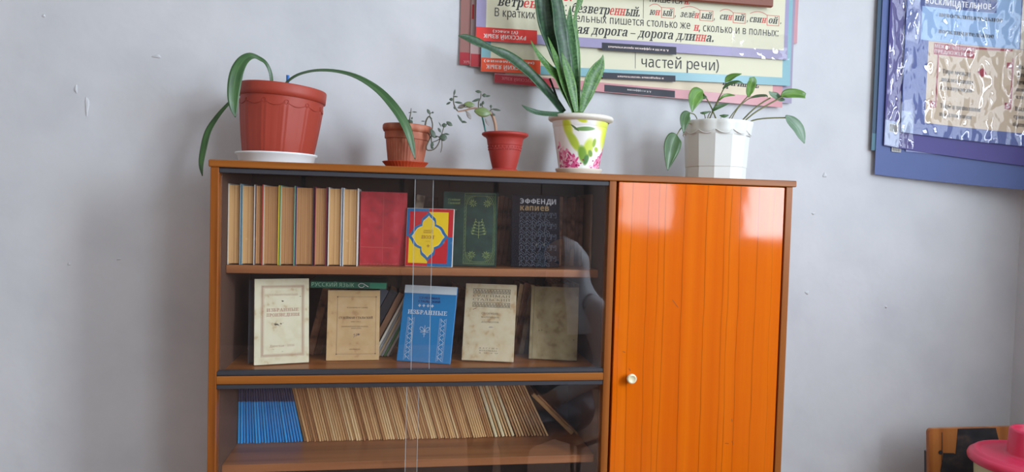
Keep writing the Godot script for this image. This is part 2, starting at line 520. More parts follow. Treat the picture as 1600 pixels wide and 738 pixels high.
const JADE_STEMS := [[[0.6825, 1.6622, -0.165, 0.0047], [0.6805, 1.6856, -0.165, 0.0044], [0.6759, 1.7038, -0.165, 0.0044], [0.6687, 1.7185, -0.165, 0.004], [0.6505, 1.7293, -0.165, 0.003], [0.6285, 1.7332, -0.165, 0.0027], [0.615, 1.7325, -0.165, 0.0027], [0.5984, 1.7267, -0.165, 0.0023], [0.5778, 1.7224, -0.165, 0.002]],
	[[0.5778, 1.7234, -0.165, 0.002], [0.5702, 1.7336, -0.165, 0.002], [0.5662, 1.7466, -0.165, 0.0017], [0.5665, 1.7632, -0.165, 0.0013], [0.5678, 1.7765, -0.165, 0.001]],
	[[0.6328, 1.7334, -0.165, 0.0017], [0.6328, 1.7501, -0.165, 0.0017], [0.6379, 1.761, -0.165, 0.0013], [0.6385, 1.7743, -0.165, 0.001]],
	[[0.6453, 1.734, -0.165, 0.0013], [0.6418, 1.7425, -0.16, 0.0013], [0.6416, 1.7498, -0.16, 0.001]],
	[[0.6641, 1.7266, -0.165, 0.0017], [0.669, 1.7326, -0.165, 0.0013], [0.6792, 1.7324, -0.165, 0.0013]],
	[[0.5984, 1.7267, -0.165, 0.0017], [0.6015, 1.7196, -0.16, 0.0017], [0.6067, 1.7132, -0.16, 0.0013]],
	[[0.615, 1.7325, -0.165, 0.0013], [0.6016, 1.7352, -0.165, 0.0013], [0.5849, 1.7327, -0.165, 0.0013]],
	[[0.6663, 1.7318, -0.165, 0.001], [0.6655, 1.7377, -0.16, 0.001]],
	[[0.6685, 1.7269, -0.165, 0.001], [0.6731, 1.7187, -0.16, 0.001]]]
const JADE_LEAVES := [[0.6422, 1.7212, -0.15, 0.022, 0.0133, -8], [0.6076, 1.7414, -0.16, 0.014, 0.008, -5], [0.5886, 1.7369, -0.17, 0.012, 0.0057, 25], [0.6062, 1.7119, -0.155, 0.0113, 0.0053, -60], [0.585, 1.7028, -0.165, 0.0134, 0.003, -55], [0.5952, 1.6956, -0.165, 0.008, 0.003, -12], [0.5679, 1.7716, -0.165, 0.0087, 0.0027, 80], [0.5708, 1.7611, -0.165, 0.0067, 0.002, 0], [0.56, 1.7522, -0.16, 0.0056, 0.0043, 0], [0.553, 1.7427, -0.165, 0.0067, 0.0027, 30], [0.5796, 1.7457, -0.165, 0.0107, 0.003, -5], [0.5695, 1.7302, -0.16, 0.0047, 0.003, -45], [0.6317, 1.7773, -0.165, 0.0087, 0.004, -5], [0.6269, 1.7548, -0.165, 0.0127, 0.0033, 22], [0.6472, 1.7677, -0.16, 0.006, 0.005, 0], [0.6572, 1.7678, -0.17, 0.0074, 0.0027, 10], [0.6438, 1.7472, -0.155, 0.0033, 0.005, 0], [0.6649, 1.7386, -0.155, 0.0033, 0.0043, 0], [0.6813, 1.7318, -0.165, 0.0121, 0.003, -8], [0.6732, 1.7171, -0.155, 0.0043, 0.003, -20], [0.6564, 1.6979, -0.165, 0.0108, 0.0034, -60], [0.6401, 1.7445, -0.175, 0.0034, 0.0047, 0]]
const JADE_STICK := [[0.6443, 1.7146, -0.175, 0.0024], [0.6576, 1.6621, -0.175, 0.0024]]
const TRAIL_STEMS := [[[0.4506, 1.673, -0.17, 0.0019], [0.4523, 1.6962, -0.17, 0.0016], [0.4546, 1.7126, -0.17, 0.0014], [0.4554, 1.7255, -0.17, 0.0008]],
	[[0.4929, 1.6716, -0.165, 0.0022], [0.4941, 1.6894, -0.165, 0.0022], [0.4993, 1.7024, -0.165, 0.0019], [0.5055, 1.7049, -0.165, 0.0016], [0.5109, 1.6871, -0.15, 0.0016], [0.5103, 1.6713, -0.13, 0.0016], [0.5075, 1.646, -0.12, 0.0016], [0.5111, 1.6195, -0.12, 0.0013]],
	[[0.5041, 1.7035, -0.165, 0.0011], [0.5053, 1.7131, -0.165, 0.0011], [0.5115, 1.7161, -0.165, 0.0008]],
	[[0.4959, 1.6636, -0.14, 0.0016], [0.505, 1.6478, -0.125, 0.0016], [0.4961, 1.6229, -0.12, 0.0016], [0.4995, 1.6131, -0.12, 0.0016], [0.5149, 1.6159, -0.12, 0.0016], [0.5253, 1.6281, -0.12, 0.0016], [0.5308, 1.6449, -0.12, 0.0013], [0.5365, 1.6633, -0.12, 0.0013], [0.5407, 1.6769, -0.12, 0.0011], [0.5507, 1.6849, -0.12, 0.0011]],
	[[0.5088, 1.6488, -0.12, 0.0011], [0.5194, 1.6506, -0.12, 0.0011], [0.5302, 1.647, -0.12, 0.0011]],
	[[0.5351, 1.6419, -0.12, 0.0011], [0.5356, 1.6232, -0.12, 0.0011], [0.5327, 1.6083, -0.12, 0.0008]],
	[[0.5118, 1.6342, -0.12, 0.0011], [0.525, 1.6401, -0.12, 0.0011], [0.5329, 1.6471, -0.12, 0.0011]]]
const TRAIL_LEAVES := [[0.4645, 1.7152, -0.165, 0.0066, 0.0016, 0], [0.4555, 1.6869, -0.155, 0.006, 0.0054, 60], [0.4509, 1.692, -0.165, 0.0049, 0.0033, 40], [0.4274, 1.6822, -0.17, 0.0044, 0.0016, -10], [0.4581, 1.6986, -0.165, 0.0038, 0.0022, 80], [0.453, 1.7139, -0.17, 0.0044, 0.0014, 10], [0.5011, 1.7178, -0.165, 0.0077, 0.0041, -60], [0.5118, 1.7155, -0.16, 0.0027, 0.0027, 0], [0.4872, 1.6923, -0.165, 0.0049, 0.0014, 0], [0.5073, 1.7003, -0.16, 0.0038, 0.0022, -30], [0.5108, 1.6553, -0.11, 0.0123, 0.0064, -62], [0.5373, 1.6459, -0.105, 0.0099, 0.0096, 0], [0.5396, 1.6776, -0.11, 0.0064, 0.0059, 0], [0.5531, 1.6828, -0.115, 0.0091, 0.0054, -32], [0.5284, 1.6657, -0.12, 0.007, 0.0032, -55], [0.5474, 1.6566, -0.12, 0.007, 0.0024, -8], [0.5297, 1.681, -0.125, 0.007, 0.0013, -60], [0.5101, 1.627, -0.115, 0.008, 0.0043, 80], [0.5111, 1.6195, -0.12, 0.0038, 0.0029, 0], [0.5195, 1.6479, -0.12, 0.0043, 0.0021, 10]]
const ARROW_PETIOLES := [[[1.2446, 1.7172, -0.17, 0.0018], [1.207, 1.7159, -0.13, 0.0018], [1.1844, 1.7008, -0.12, 0.0017], [1.1706, 1.6809, -0.115, 0.0017]],
	[[1.2554, 1.7177, -0.17, 0.0015], [1.246, 1.7349, -0.16, 0.0015], [1.2294, 1.7431, -0.14, 0.0015], [1.2101, 1.7442, -0.125, 0.0015]],
	[[1.3172, 1.7217, -0.18, 0.0018], [1.3002, 1.7541, -0.17, 0.0018], [1.278, 1.7846, -0.16, 0.0018], [1.2536, 1.8096, -0.15, 0.0018]],
	[[1.2882, 1.7204, -0.18, 0.0018], [1.3018, 1.7632, -0.18, 0.0018], [1.3173, 1.8035, -0.17, 0.0018], [1.3277, 1.833, -0.16, 0.0018]],
	[[1.2782, 1.7188, -0.17, 0.0018], [1.3024, 1.7669, -0.17, 0.0018], [1.3142, 1.7949, -0.165, 0.0015]],
	[[1.3095, 1.7191, -0.16, 0.002], [1.3015, 1.7401, -0.16, 0.002], [1.2892, 1.7581, -0.155, 0.0018]],
	[[1.2715, 1.7173, -0.16, 0.0015], [1.2707, 1.7386, -0.16, 0.0015], [1.2648, 1.7488, -0.155, 0.0015]],
	[[1.3105, 1.7191, -0.16, 0.0015], [1.3155, 1.7401, -0.155, 0.0015]],
	[[1.342, 1.7229, -0.18, 0.0016], [1.3574, 1.7504, -0.18, 0.0016], [1.3786, 1.7792, -0.175, 0.0016], [1.4009, 1.8069, -0.17, 0.0016]],
	[[1.3551, 1.7246, -0.19, 0.0016], [1.3836, 1.7764, -0.19, 0.0016], [1.4215, 1.8069, -0.19, 0.0016], [1.4608, 1.8116, -0.18, 0.0016]],
	[[1.3703, 1.7189, -0.17, 0.0021], [1.4048, 1.7585, -0.165, 0.0021], [1.4342, 1.785, -0.16, 0.0021], [1.4612, 1.8026, -0.155, 0.0021]],
	[[1.3708, 1.7178, -0.16, 0.0021], [1.4081, 1.7542, -0.15, 0.0021], [1.4483, 1.781, -0.145, 0.0021], [1.4898, 1.8054, -0.14, 0.0021]],
	[[1.3702, 1.7157, -0.15, 0.002], [1.4036, 1.7349, -0.14, 0.002], [1.4417, 1.7416, -0.13, 0.002], [1.4919, 1.7442, -0.12, 0.002]],
	[[1.2798, 1.7189, -0.17, 0.0015], [1.2819, 1.7449, -0.165, 0.0015], [1.2873, 1.7567, -0.16, 0.0015]]]
const ARROW_BLADES := [[0, [[1.1706, 1.6819, -0.115, 0.002], [1.1626, 1.6732, -0.11, 0.0197], [1.1536, 1.6527, -0.105, 0.0246], [1.1473, 1.6275, -0.1, 0.0196], [1.1433, 1.598, -0.1, 0.0083], [1.1423, 1.5833, -0.1, 0.001]]],
	[0, [[1.2096, 1.7447, -0.125, 0.002], [1.1987, 1.7391, -0.12, 0.0119], [1.1913, 1.7267, -0.115, 0.0154], [1.1873, 1.7087, -0.11, 0.0109], [1.1871, 1.687, -0.11, 0.001]]],
	[1, [[1.2563, 1.8112, -0.15, 0.002], [1.2377, 1.8021, -0.14, 0.0191], [1.2255, 1.7857, -0.135, 0.0201], [1.2199, 1.7663, -0.13, 0.012], [1.2185, 1.7473, -0.13, 0.001]]],
	[2, [[1.2465, 1.8032, -0.16, 0.0015], [1.2564, 1.7954, -0.155, 0.0112], [1.2693, 1.7928, -0.15, 0.0015]]],
	[1, [[1.3263, 1.8405, -0.16, 0.002], [1.3352, 1.8497, -0.16, 0.0102], [1.3461, 1.8565, -0.155, 0.0102], [1.357, 1.8608, -0.15, 0.0056], [1.3694, 1.8645, -0.15, 0.001]]],
	[0, [[1.3176, 1.8204, -0.155, 0.002], [1.3283, 1.8313, -0.15, 0.0056], [1.3419, 1.8373, -0.145, 0.0061], [1.3555, 1.8397, -0.14, 0.0046], [1.3698, 1.8359, -0.14, 0.001]]],
	[1, [[1.3128, 1.7897, -0.165, 0.0015], [1.3209, 1.8001, -0.16, 0.0041], [1.337, 1.805, -0.16, 0.0046], [1.3548, 1.8041, -0.155, 0.001]]],
	[0, [[1.2882, 1.7561, -0.155, 0.0015], [1.2958, 1.7649, -0.15, 0.0061], [1.3108, 1.7714, -0.148, 0.0056], [1.3334, 1.7792, -0.145, 0.001]]],
	[0, [[1.2529, 1.7503, -0.155, 0.0015], [1.2614, 1.7495, -0.15, 0.0041], [1.28, 1.755, -0.15, 0.0015]]],
	[0, [[1.3103, 1.746, -0.155, 0.001], [1.321, 1.7438, -0.15, 0.0051], [1.3356, 1.7476, -0.15, 0.001]]],
	[1, [[1.4044, 1.804, -0.17, 0.0026], [1.4013, 1.8148, -0.165, 0.0103], [1.4023, 1.832, -0.16, 0.0134], [1.404, 1.8466, -0.155, 0.0133], [1.4019, 1.8576, -0.155, 0.0082]]],
	[0, [[1.4193, 1.8057, -0.19, 0.0016], [1.4355, 1.811, -0.185, 0.0042], [1.4607, 1.8137, -0.18, 0.0031], [1.4665, 1.8088, -0.18, 0.001]]],
	[3, [[1.5031, 1.7989, -0.15, 0.0021], [1.4891, 1.8002, -0.15, 0.0083], [1.4749, 1.8077, -0.15, 0.0113], [1.4608, 1.8131, -0.15, 0.0072], [1.4538, 1.8199, -0.15, 0.0015]]],
	[1, [[1.4859, 1.8052, -0.14, 0.0026], [1.4965, 1.8126, -0.135, 0.0123], [1.5212, 1.8142, -0.13, 0.0138], [1.5405, 1.8108, -0.125, 0.0113], [1.5507, 1.8078, -0.125, 0.0077]]],
	[3, [[1.4905, 1.7502, -0.12, 0.0031], [1.502, 1.7365, -0.115, 0.0163], [1.5202, 1.7166, -0.11, 0.0193], [1.5339, 1.6944, -0.11, 0.0142], [1.5443, 1.6735, -0.11, 0.0015]]]]
const TOP := 1.562        # upper face of the bookcase
const WALL := -0.37

func _ready():
	# ---------------------------------------------------------------- camera, sky, daylight
	var cam := Camera3D.new()
	cam.name = "camera"
	add_child(cam)
	cam.position = Vector3(0.4291, 1.4643, 1.7126)
	cam.basis = Basis(Vector3.UP, deg_to_rad(-9.188)) * Basis(Vector3.RIGHT, deg_to_rad(-2.091)) * Basis(Vector3.BACK, deg_to_rad(1.58))
	cam.fov = 2.0 * rad_to_deg(atan(369.0 / 1100.0))
	cam.near = 0.05
	cam.current = true

	var we := WorldEnvironment.new()
	we.name = "environment"
	var env := Environment.new()
	env.background_mode = Environment.BG_SKY
	var sky := Sky.new()
	var sm := ProceduralSkyMaterial.new()
	sm.sky_top_color = c8(196, 212, 236)
	sm.sky_horizon_color = c8(226, 232, 240)
	sm.ground_horizon_color = c8(190, 192, 190)
	sm.ground_bottom_color = c8(120, 122, 118)
	sm.sky_energy_multiplier = 1.0
	sky.sky_material = sm
	env.sky = sky
	env.tonemap_mode = Environment.TONE_MAPPER_LINEAR
	env.tonemap_exposure = 0.92
	env.sdfgi_enabled = true
	env.ssao_enabled = true
	env.ssil_enabled = true
	we.environment = env
	add_child(we)

	# daylight entering by the three windows of the right-hand wall
	window_light("window_daylight", Vector3(2.5, 2.05, 0.5), Vector2(0.9, 1.4), 1.15)
	window_light("window_daylight", Vector3(2.5, 2.05, 1.96), Vector2(0.6, 1.4), 10.5)
	window_light("window_daylight", Vector3(2.5, 2.05, 4.08), Vector2(1.32, 1.4), 10.5)

	sans = system_font("Droid Sans", 400)
	sans_bold = system_font("Droid Sans", 700)
	serif = system_font("Droid Serif", 400)
	serif_bold = system_font("Droid Serif", 700)
	make_materials()
	room()
	bookcase()
	top_shelf_books()
	middle_shelf_books()
	bottom_shelf_books()
	plants()
	middle_charts()
	corner_charts()
	chair_and_bucket()
	mirrored_side()

func window_light(called: String, at: Vector3, size: Vector2, energy: float):
	var l := AreaLight3D.new()
	l.name = numbered(called)
	add_child(l)
	l.position = at
	l.rotation_degrees = Vector3(0, 90, 0)       # shines towards -x, into the room
	l.area_size = size
	l.light_energy = energy
	l.light_color = c8(228, 240, 254)
	l.area_range = 14.0
	l.area_attenuation = 2.0
	l.shadow_enabled = true

func system_font(called: String, weight: int) -> Font:
	var f := SystemFont.new()
	f.font_names = PackedStringArray([called])
	f.font_weight = weight
	return f

func make_materials():
	var tri_ := {"uv1_triplanar": true, "uv1_world_triplanar": true}
	# plaster: off-white paint with patches, and the drag of the brush as relief
	M.plaster = mat(Color.WHITE, 0.72, tri_)
	M.plaster.albedo_texture = noise_tex(256, 3, 0.012, [[0.0, c8(198, 200, 203)], [0.5, c8(206, 208, 210)], [1.0, c8(213, 214, 216)]], 4)
	M.plaster.uv1_scale = Vector3(0.9, 0.9, 0.9)
	M.plaster.heightmap_enabled = true
	M.plaster.heightmap_texture = noise_tex(256, 8, 0.035, [[0.0, Color.BLACK], [0.5, c8(128, 128, 128)], [0.7, c8(190, 190, 190)], [1.0, Color.WHITE]], 5)
	M.plaster.heightmap_scale = 0.12
	M.other_wall = mat(c8(230, 226, 220), 0.8)
	M.ceiling = mat(c8(232, 230, 226), 0.9)
	M.floor = mat(Color.WHITE, 0.45, tri_)
	M.floor.albedo_texture = wood_tex(128, 21, c8(166, 126, 102), c8(146, 108, 86), c8(116, 84, 66), false)
	M.floor.uv1_scale = Vector3(0.8, 0.8, 0.8)
	M.window_paint = mat(c8(228, 228, 224), 0.4)
	M.glass = mat(Color(1, 1, 1, 0.004), 0.0)
	M.glass.transparency = BaseMaterial3D.TRANSPARENCY_ALPHA
	M.pane_edge = mat(c8(176, 186, 188), 0.3)
	M.film = mat(Color(1, 1, 1, 0.01), 0.03)
	M.film.transparency = BaseMaterial3D.TRANSPARENCY_ALPHA
	# bookcase
	M.wood_h = mat(Color.WHITE, 0.33, tri_)
	M.wood_h.albedo_texture = wood_tex(256, 31, c8(160, 98, 44), c8(144, 84, 34), c8(112, 62, 25), false)
	M.wood_h.uv1_scale = Vector3(2.4, 2.4, 2.4)
	M.wood_v = mat(Color.WHITE, 0.33, tri_)
	M.wood_v.albedo_texture = wood_tex(256, 33, c8(156, 92, 40), c8(140, 79, 31), c8(108, 58, 24), true)
	M.wood_h.metallic_specular = 0.3
	M.wood_v.metallic_specular = 0.3
	M.wood_v.uv1_scale = Vector3(2.4, 2.4, 2.4)
	M.shelf_wood = mat(Color.WHITE, 0.4, tri_)
	M.shelf_wood.albedo_texture = wood_tex(256, 35, c8(160, 104, 62), c8(140, 86, 48), c8(104, 62, 36), false)
	M.shelf_wood.uv1_scale = Vector3(2.0, 2.0, 2.0)
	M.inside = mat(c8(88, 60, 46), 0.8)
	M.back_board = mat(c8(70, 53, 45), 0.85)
	M.track = mat(c8(50, 50, 56), 0.6)
	M.door = mat(Color.WHITE, 0.07)
	M.door.albedo_texture = door_tex()
	M.door.heightmap_enabled = true
	M.door.heightmap_texture = noise_tex(256, 44, 0.03, [[0.0, Color.BLACK], [1.0, Color.WHITE]], 3, 0.5, 1.4)
	M.door.heightmap_scale = 0.02
	M.door.metallic_specular = 0.32
	M.knob = mat(c8(226, 216, 180), 0.25)
	# paper
	var pages := func(a: Color, b: Color, s: int) -> StandardMaterial3D:
		var m := mat(Color.WHITE, 0.9, {"uv1_triplanar": true})
		m.albedo_texture = noise_tex(128, s, 0.06, [[0.0, b], [0.5, a.lerp(b, 0.4)], [1.0, a]], 3, 2.0, 0.05)
		m.uv1_scale = Vector3(22, 4, 22)
		return m
	M.pages = pages.call(c8(226, 186, 128), c8(160, 112, 66), 51)
	M.pages_brown = pages.call(c8(206, 158, 106), c8(140, 94, 56), 52)
	M.pages_pale = pages.call(c8(226, 204, 164), c8(176, 146, 106), 53)
	M.tan_spine = mat(c8(226, 184, 126), 0.75)
	M.tan_spine2 = mat(c8(212, 166, 108), 0.75)
	M.tan_spine3 = mat(c8(238, 204, 148), 0.75)
	M.tan_spine4 = mat(c8(184, 132, 80), 0.75)
	M.pale_spine = mat(c8(226, 210, 166), 0.7)
	M.blue_spine = mat(c8(0, 148, 224), 0.5)
	M.blue_spine2 = mat(c8(20, 164, 236), 0.5)
	M.navy_band = mat(c8(22, 44, 96), 0.5)
	M.black_ink = mat(c8(30, 28, 32), 0.5)
	M.red_ink = mat(c8(206, 40, 40), 0.5)
	M.white_ink = mat(c8(232, 230, 226), 0.5)
	M.soil = mat(c8(58, 44, 34), 0.95)

# ------------------------------------------------------------------ the room
func room():
	var st := mb()
	box(st, Vector3(-3.4, -0.1, -0.57), Vector3(2.8, 0.0, 6.4), 0.0)
	struct("floor", st, M.floor)
	st = mb()
	box(st, Vector3(-3.4, 3.05, -0.57), Vector3(2.8, 3.15, 6.4), 0.0)
	struct("ceiling", st, M.ceiling)
	st = mb()
	box(st, Vector3(-3.4, 0.0, WALL - 0.2), Vector3(2.8, 3.05, WALL), 0.0)
	var back := struct("wall_back", st, M.plaster)
	# blisters and chips of old paint on the back wall: place, half width, half height
	for q in [[-0.412, 1.716, 0.005, 0.026], [-0.44, 1.76, 0.004, 0.012], [-0.236, 1.86, 0.012, 0.005], [1.779, 1.605, 0.0075, 0.0085], [1.735, 1.225, 0.007, 0.006], [-0.52, 1.95, 0.004, 0.004], [1.745, 1.48, 0.006, 0.0035], [-0.455, 1.285, 0.004, 0.005], [2.02, 1.18, 0.004, 0.004], [-0.33, 1.30, 0.006, 0.003]]:
		var ch := mb(true)
		lathe(ch, Vector3.ZERO, [Vector2(1.0, 0.0), Vector2(0.85, 0.0016), Vector2(0.55, 0.0026), Vector2(0.0, 0.002)], 14, func(a, i, r): return r * (1.0 + 0.22 * sin(a * 3.0 + q[0] * 90.0) + 0.1 * sin(a * 7.0)))
		var o := obj("paint_blister", ch, M.plaster, back, false)
		o.position = Vector3(q[0], q[1], WALL)
		o.rotation_degrees.x = 90
		o.scale = Vector3(q[2], 1.0, q[3])
	st = mb()
	box(st, Vector3(-3.4, 0.0, WALL), Vector3(-3.2, 3.05, 6.2), 0.0)
	struct("wall_left", st, M.other_wall)
	st = mb()
	box(st, Vector3(-3.4, 0.0, 6.2), Vector3(2.8, 3.05, 6.4), 0.0)
	struct("wall_front", st, M.other_wall)
	st = mb()
	box(st, Vector3(2.51, 0.0, WALL), Vector3(2.8, 3.05, 0.05), 0.0)
	box(st, Vector3(2.51, 0.0, 0.05), Vector3(2.8, 1.35, 6.2), 0.0)
	box(st, Vector3(2.51, 2.75, 0.05), Vector3(2.8, 3.05, 6.2), 0.0)
	box(st, Vector3(2.51, 1.35, 0.95), Vector3(2.8, 2.75, 1.66), 0.0)
	box(st, Vector3(2.51, 1.35, 2.26), Vector3(2.8, 2.75, 3.42), 0.0)
	box(st, Vector3(2.51, 1.35, 4.74), Vector3(2.8, 2.75, 6.2), 0.0)
	struct("wall_right", st, M.plaster)
	var n := 0
	for w in [[0.05, 0.95], [1.66, 2.26], [3.42, 4.74]]:
		n += 1
		st = mb()
		var z0: float = w[0]
		var z1: float = w[1]
		for b in [[z0, z0 + 0.05, 1.35, 2.75], [z1 - 0.05, z1, 1.35, 2.75], [z0, z1, 1.35, 1.4], [z0, z1, 2.7, 2.75], [(z0 + z1) / 2 - 0.025, (z0 + z1) / 2 + 0.025, 1.35, 2.75]]:
			box(st, Vector3(2.64, b[2], b[0]), Vector3(2.7, b[3], b[1]), 0.003)
		var wn := struct("window_%d" % n, st, M.window_paint)
		st = mb()
		box(st, Vector3(2.668, 1.4, z0 + 0.05), Vector3(2.672, 2.7, z1 - 0.05), 0.0)
		obj("pane", st, M.glass, wn)

# ------------------------------------------------------------------ bookcase
func bookcase():
	var c := thing("bookcase", "brown wooden bookcase with sliding glass and one glossy orange door", "bookcase", Vector3(0.725, 0.0, -0.18))
	one_box("top_board", Vector3(-0.004, TOP - 0.0165, -0.36), Vector3(1.4585, TOP, 0.004), M.wood_h, c, 0.002)
	one_box("side_panel", Vector3(0.0, 0.0, -0.36), Vector3(0.018, TOP - 0.0165, 0.0), M.wood_v, c)
	one_box("side_panel", Vector3(1.432, 0.0, -0.36), Vector3(1.45, TOP - 0.0165, 0.0), M.wood_v, c)
	one_box("partition", Vector3(0.951, 0.09, -0.35), Vector3(0.9695, TOP - 0.0165, 0.0), M.wood_v, c)
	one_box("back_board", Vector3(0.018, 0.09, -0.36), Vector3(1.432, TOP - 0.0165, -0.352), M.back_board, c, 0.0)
	# stained inner faces of the glazed half
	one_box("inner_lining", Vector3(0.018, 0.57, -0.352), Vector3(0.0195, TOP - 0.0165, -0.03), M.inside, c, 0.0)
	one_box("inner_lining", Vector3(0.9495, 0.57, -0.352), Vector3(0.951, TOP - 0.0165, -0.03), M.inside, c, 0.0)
	one_box("rail", Vector3(0.018, 1.0395, -0.35), Vector3(0.951, 1.0584, 0.0), M.wood_h, c)
	one_box("shelf", Vector3(0.0197, 1.2935, -0.35), Vector3(0.9493, 1.3135, -0.072), M.shelf_wood, c)
	one_box("shelf", Vector3(0.0197, 0.8085, -0.35), Vector3(0.9493, 0.8285, -0.055), M.shelf_wood, c)
	one_box("shelf", Vector3(0.018, 0.55, -0.35), Vector3(0.951, 0.57, 0.0), M.wood_h, c)
	one_box("floor_board", Vector3(0.018, 0.09, -0.35), Vector3(1.432, 0.11, 0.0), M.wood_h, c)
	one_box("lower_door", Vector3(0.02, 0.113, -0.018), Vector3(0.484, 0.547, 0.0), M.wood_v, c)
	one_box("lower_door", Vector3(0.487, 0.113, -0.018), Vector3(0.949, 0.547, 0.0), M.wood_v, c)
	one_box("plinth", Vector3(0.018, 0.0, -0.05), Vector3(1.432, 0.09, -0.035), M.wood_h, c)
	# plastic glazing tracks: a lip with two grooves
	for t in [[TOP - 0.0165, -1.0, 0.0125], [1.0584, 1.0, 0.0105], [1.0395, -1.0, 0.0115], [0.57, 1.0, 0.0105]]:
		var st := mb()
		for z in [[-0.006, -0.003], [-0.0145, -0.0115], [-0.0235, -0.0205]]:
			var y0: float = t[0]
			var y1: float = t[0] + t[1] * t[2]
			box(st, Vector3(0.018, min(y0, y1), z[0]), Vector3(0.951, max(y0, y1), z[1]), 0.0005)
		box(st, Vector3(0.018, min(t[0], t[0] + t[1] * 0.003), -0.0235), Vector3(0.951, max(t[0], t[0] + t[1] * 0.003), -0.003), 0.0003)
		obj("glazing_track", st, M.track, c)
	# sliding panes; the two of each opening overlap
	one_box("glass_pane", Vector3(0.0195, 1.062, -0.0190), Vector3(0.511, TOP - 0.02, -0.0155), M.glass, c, 0.0003)
	one_box("glass_pane", Vector3(0.467, 1.062, -0.0105), Vector3(0.950, TOP - 0.02, -0.007), M.glass, c, 0.0003)
	one_box("glass_pane", Vector3(0.0195, 0.574, -0.0190), Vector3(0.487, 1.035, -0.0155), M.glass, c, 0.0003)
	one_box("glass_pane", Vector3(0.458, 0.574, -0.0105), Vector3(0.950, 1.035, -0.007), M.glass, c, 0.0003)
	# ground edges of the panes
	for q in [[0.467, 1.062, TOP - 0.02, -0.0105, -0.007], [0.511, 1.062, TOP - 0.02, -0.019, -0.0155], [0.458, 0.574, 1.035, -0.0105, -0.007], [0.487, 0.574, 1.035, -0.019, -0.0155]]:
		one_box("pane_edge", Vector3(q[0] - 0.0006, q[1], q[3]), Vector3(q[0] + 0.0006, q[2], q[4]), M.pane_edge, c, 0.0)
	# veneered door
	var d := one_box("door", Vector3(0.9755, 0.113, -0.018), Vector3(1.4265, TOP - 0.0185, 0.001), M.door, c, 0.001)
	# nicks and a scratch in the varnish
	var nm := func(x: float, y: float, l: float) -> Vector3: return Vector3(x, y, 0.001 + l)
	for q in [[1.288, 0.8685, 1.297, 0.8675], [1.3065, 0.874, 1.3095, 0.866], [1.128, 1.245, 1.143, 1.227], [1.3035, 0.932, 1.3045, 0.926], [1.0, 1.1125, 1.006, 1.1105], [1.018, 1.068, 1.021, 1.064]]:
		var nick := mb()
		line(nick, nm, [Vector2(q[0], q[1]), Vector2(q[2], q[3])], 0.0016, 0.0001)
		obj("varnish_nick", nick, plain(c8(112, 62, 26), 0.6), d)
	var st2 := mb()
	lathe(st2, Vector3.ZERO, [Vector2(0.0, 0.0), Vector2(0.006, 0.0), Vector2(0.006, 0.0), Vector2(0.0062, 0.007), Vector2(0.0105, 0.012), Vector2(0.0128, 0.017), Vector2(0.0125, 0.021), Vector2(0.0105, 0.0235), Vector2(0.0085, 0.0232), Vector2(0.0085, 0.0232), Vector2(0.006, 0.0215), Vector2(0.0, 0.0208)], 32)
	var k := obj("knob", st2, M.knob, d, false)
	k.position = Vector3(1.0195, 1.0467, 0.001) - c.position - d.position
	k.rotation_degrees.x = 90

# ------------------------------------------------------------------ books
func flat_map(s: float, t: float, l: float) -> Vector3:
	return Vector3(s, t, l)

func plain(c: Color, rough := 0.6) -> StandardMaterial3D:
	var key := c.to_html() + str(rough)
	if not tex_cache.has(key): tex_cache[key] = mat(c, rough)
	return tex_cache[key]

func aged(c: Color, dirt: Color, s: int, rough := 0.75, where := 0.62) -> StandardMaterial3D:
	# old cover stock: base colour with rubbed and foxed patches
	var m := mat(Color.WHITE, rough, {"uv1_triplanar": true})
	m.albedo_texture = noise_tex(128, s, 0.03, [[0.0, c.lightened(0.1)], [0.45, c], [where, c.lerp(dirt, 0.25)], [0.85, c.lerp(dirt, 0.8)], [1.0, dirt]], 5)
	m.uv1_scale = Vector3(6, 6, 6)
	return m

# a book standing with its pages towards the room
func edge_book(x0: float, x1: float, base: float, h: float, deep: float, zf: float, left: Color, right: Color, pg: Material, label: String, group: String):
	var b := thing("book", label, "book", Vector3(x0, base, zf), group)
	var w := x1 - x0
	var t := 0.0024
	one_box("front_cover", Vector3(0, 0, -deep), Vector3(t, h, 0), plain(left), b, 0.0006, false)
	one_box("back_cover", Vector3(w - t, 0, -deep), Vector3(w, h, 0), plain(right), b, 0.0006, false)
	one_box("spine", Vector3(t, 0, -deep), Vector3(w - t, h, -deep + t), plain(left), b, 0.0004, false)
	var st := mb()
	# fore-edge: slightly hollow, as a rounded-back book has it
	var n := 8
	for i in n:
		var a := float(i) / n
		var e := float(i + 1) / n
		var za := -0.003 - 0.0035 * sin(PI * a)
		var ze := -0.003 - 0.0035 * sin(PI * e)
		var xa: float = lerp(t, w - t, a)
		var xe: float = lerp(t, w - t, e)
		quad(st, Vector3(xa, 0.003, za), Vector3(xe, 0.003, ze), Vector3(xe, h - 0.0035, ze), Vector3(xa, h - 0.0035, za))
		quad(st, Vector3(xa, h - 0.0035, za), Vector3(xe, h - 0.0035, ze), Vector3(xe, h - 0.0035, -deep + t), Vector3(xa, h - 0.0035, -deep + t))
		quad(st, Vector3(xa, 0.003, -deep + t), Vector3(xe, 0.003, -deep + t), Vector3(xe, 0.003, ze), Vector3(xa, 0.003, za))
	obj("page_block", st, pg, b, false)
	return b

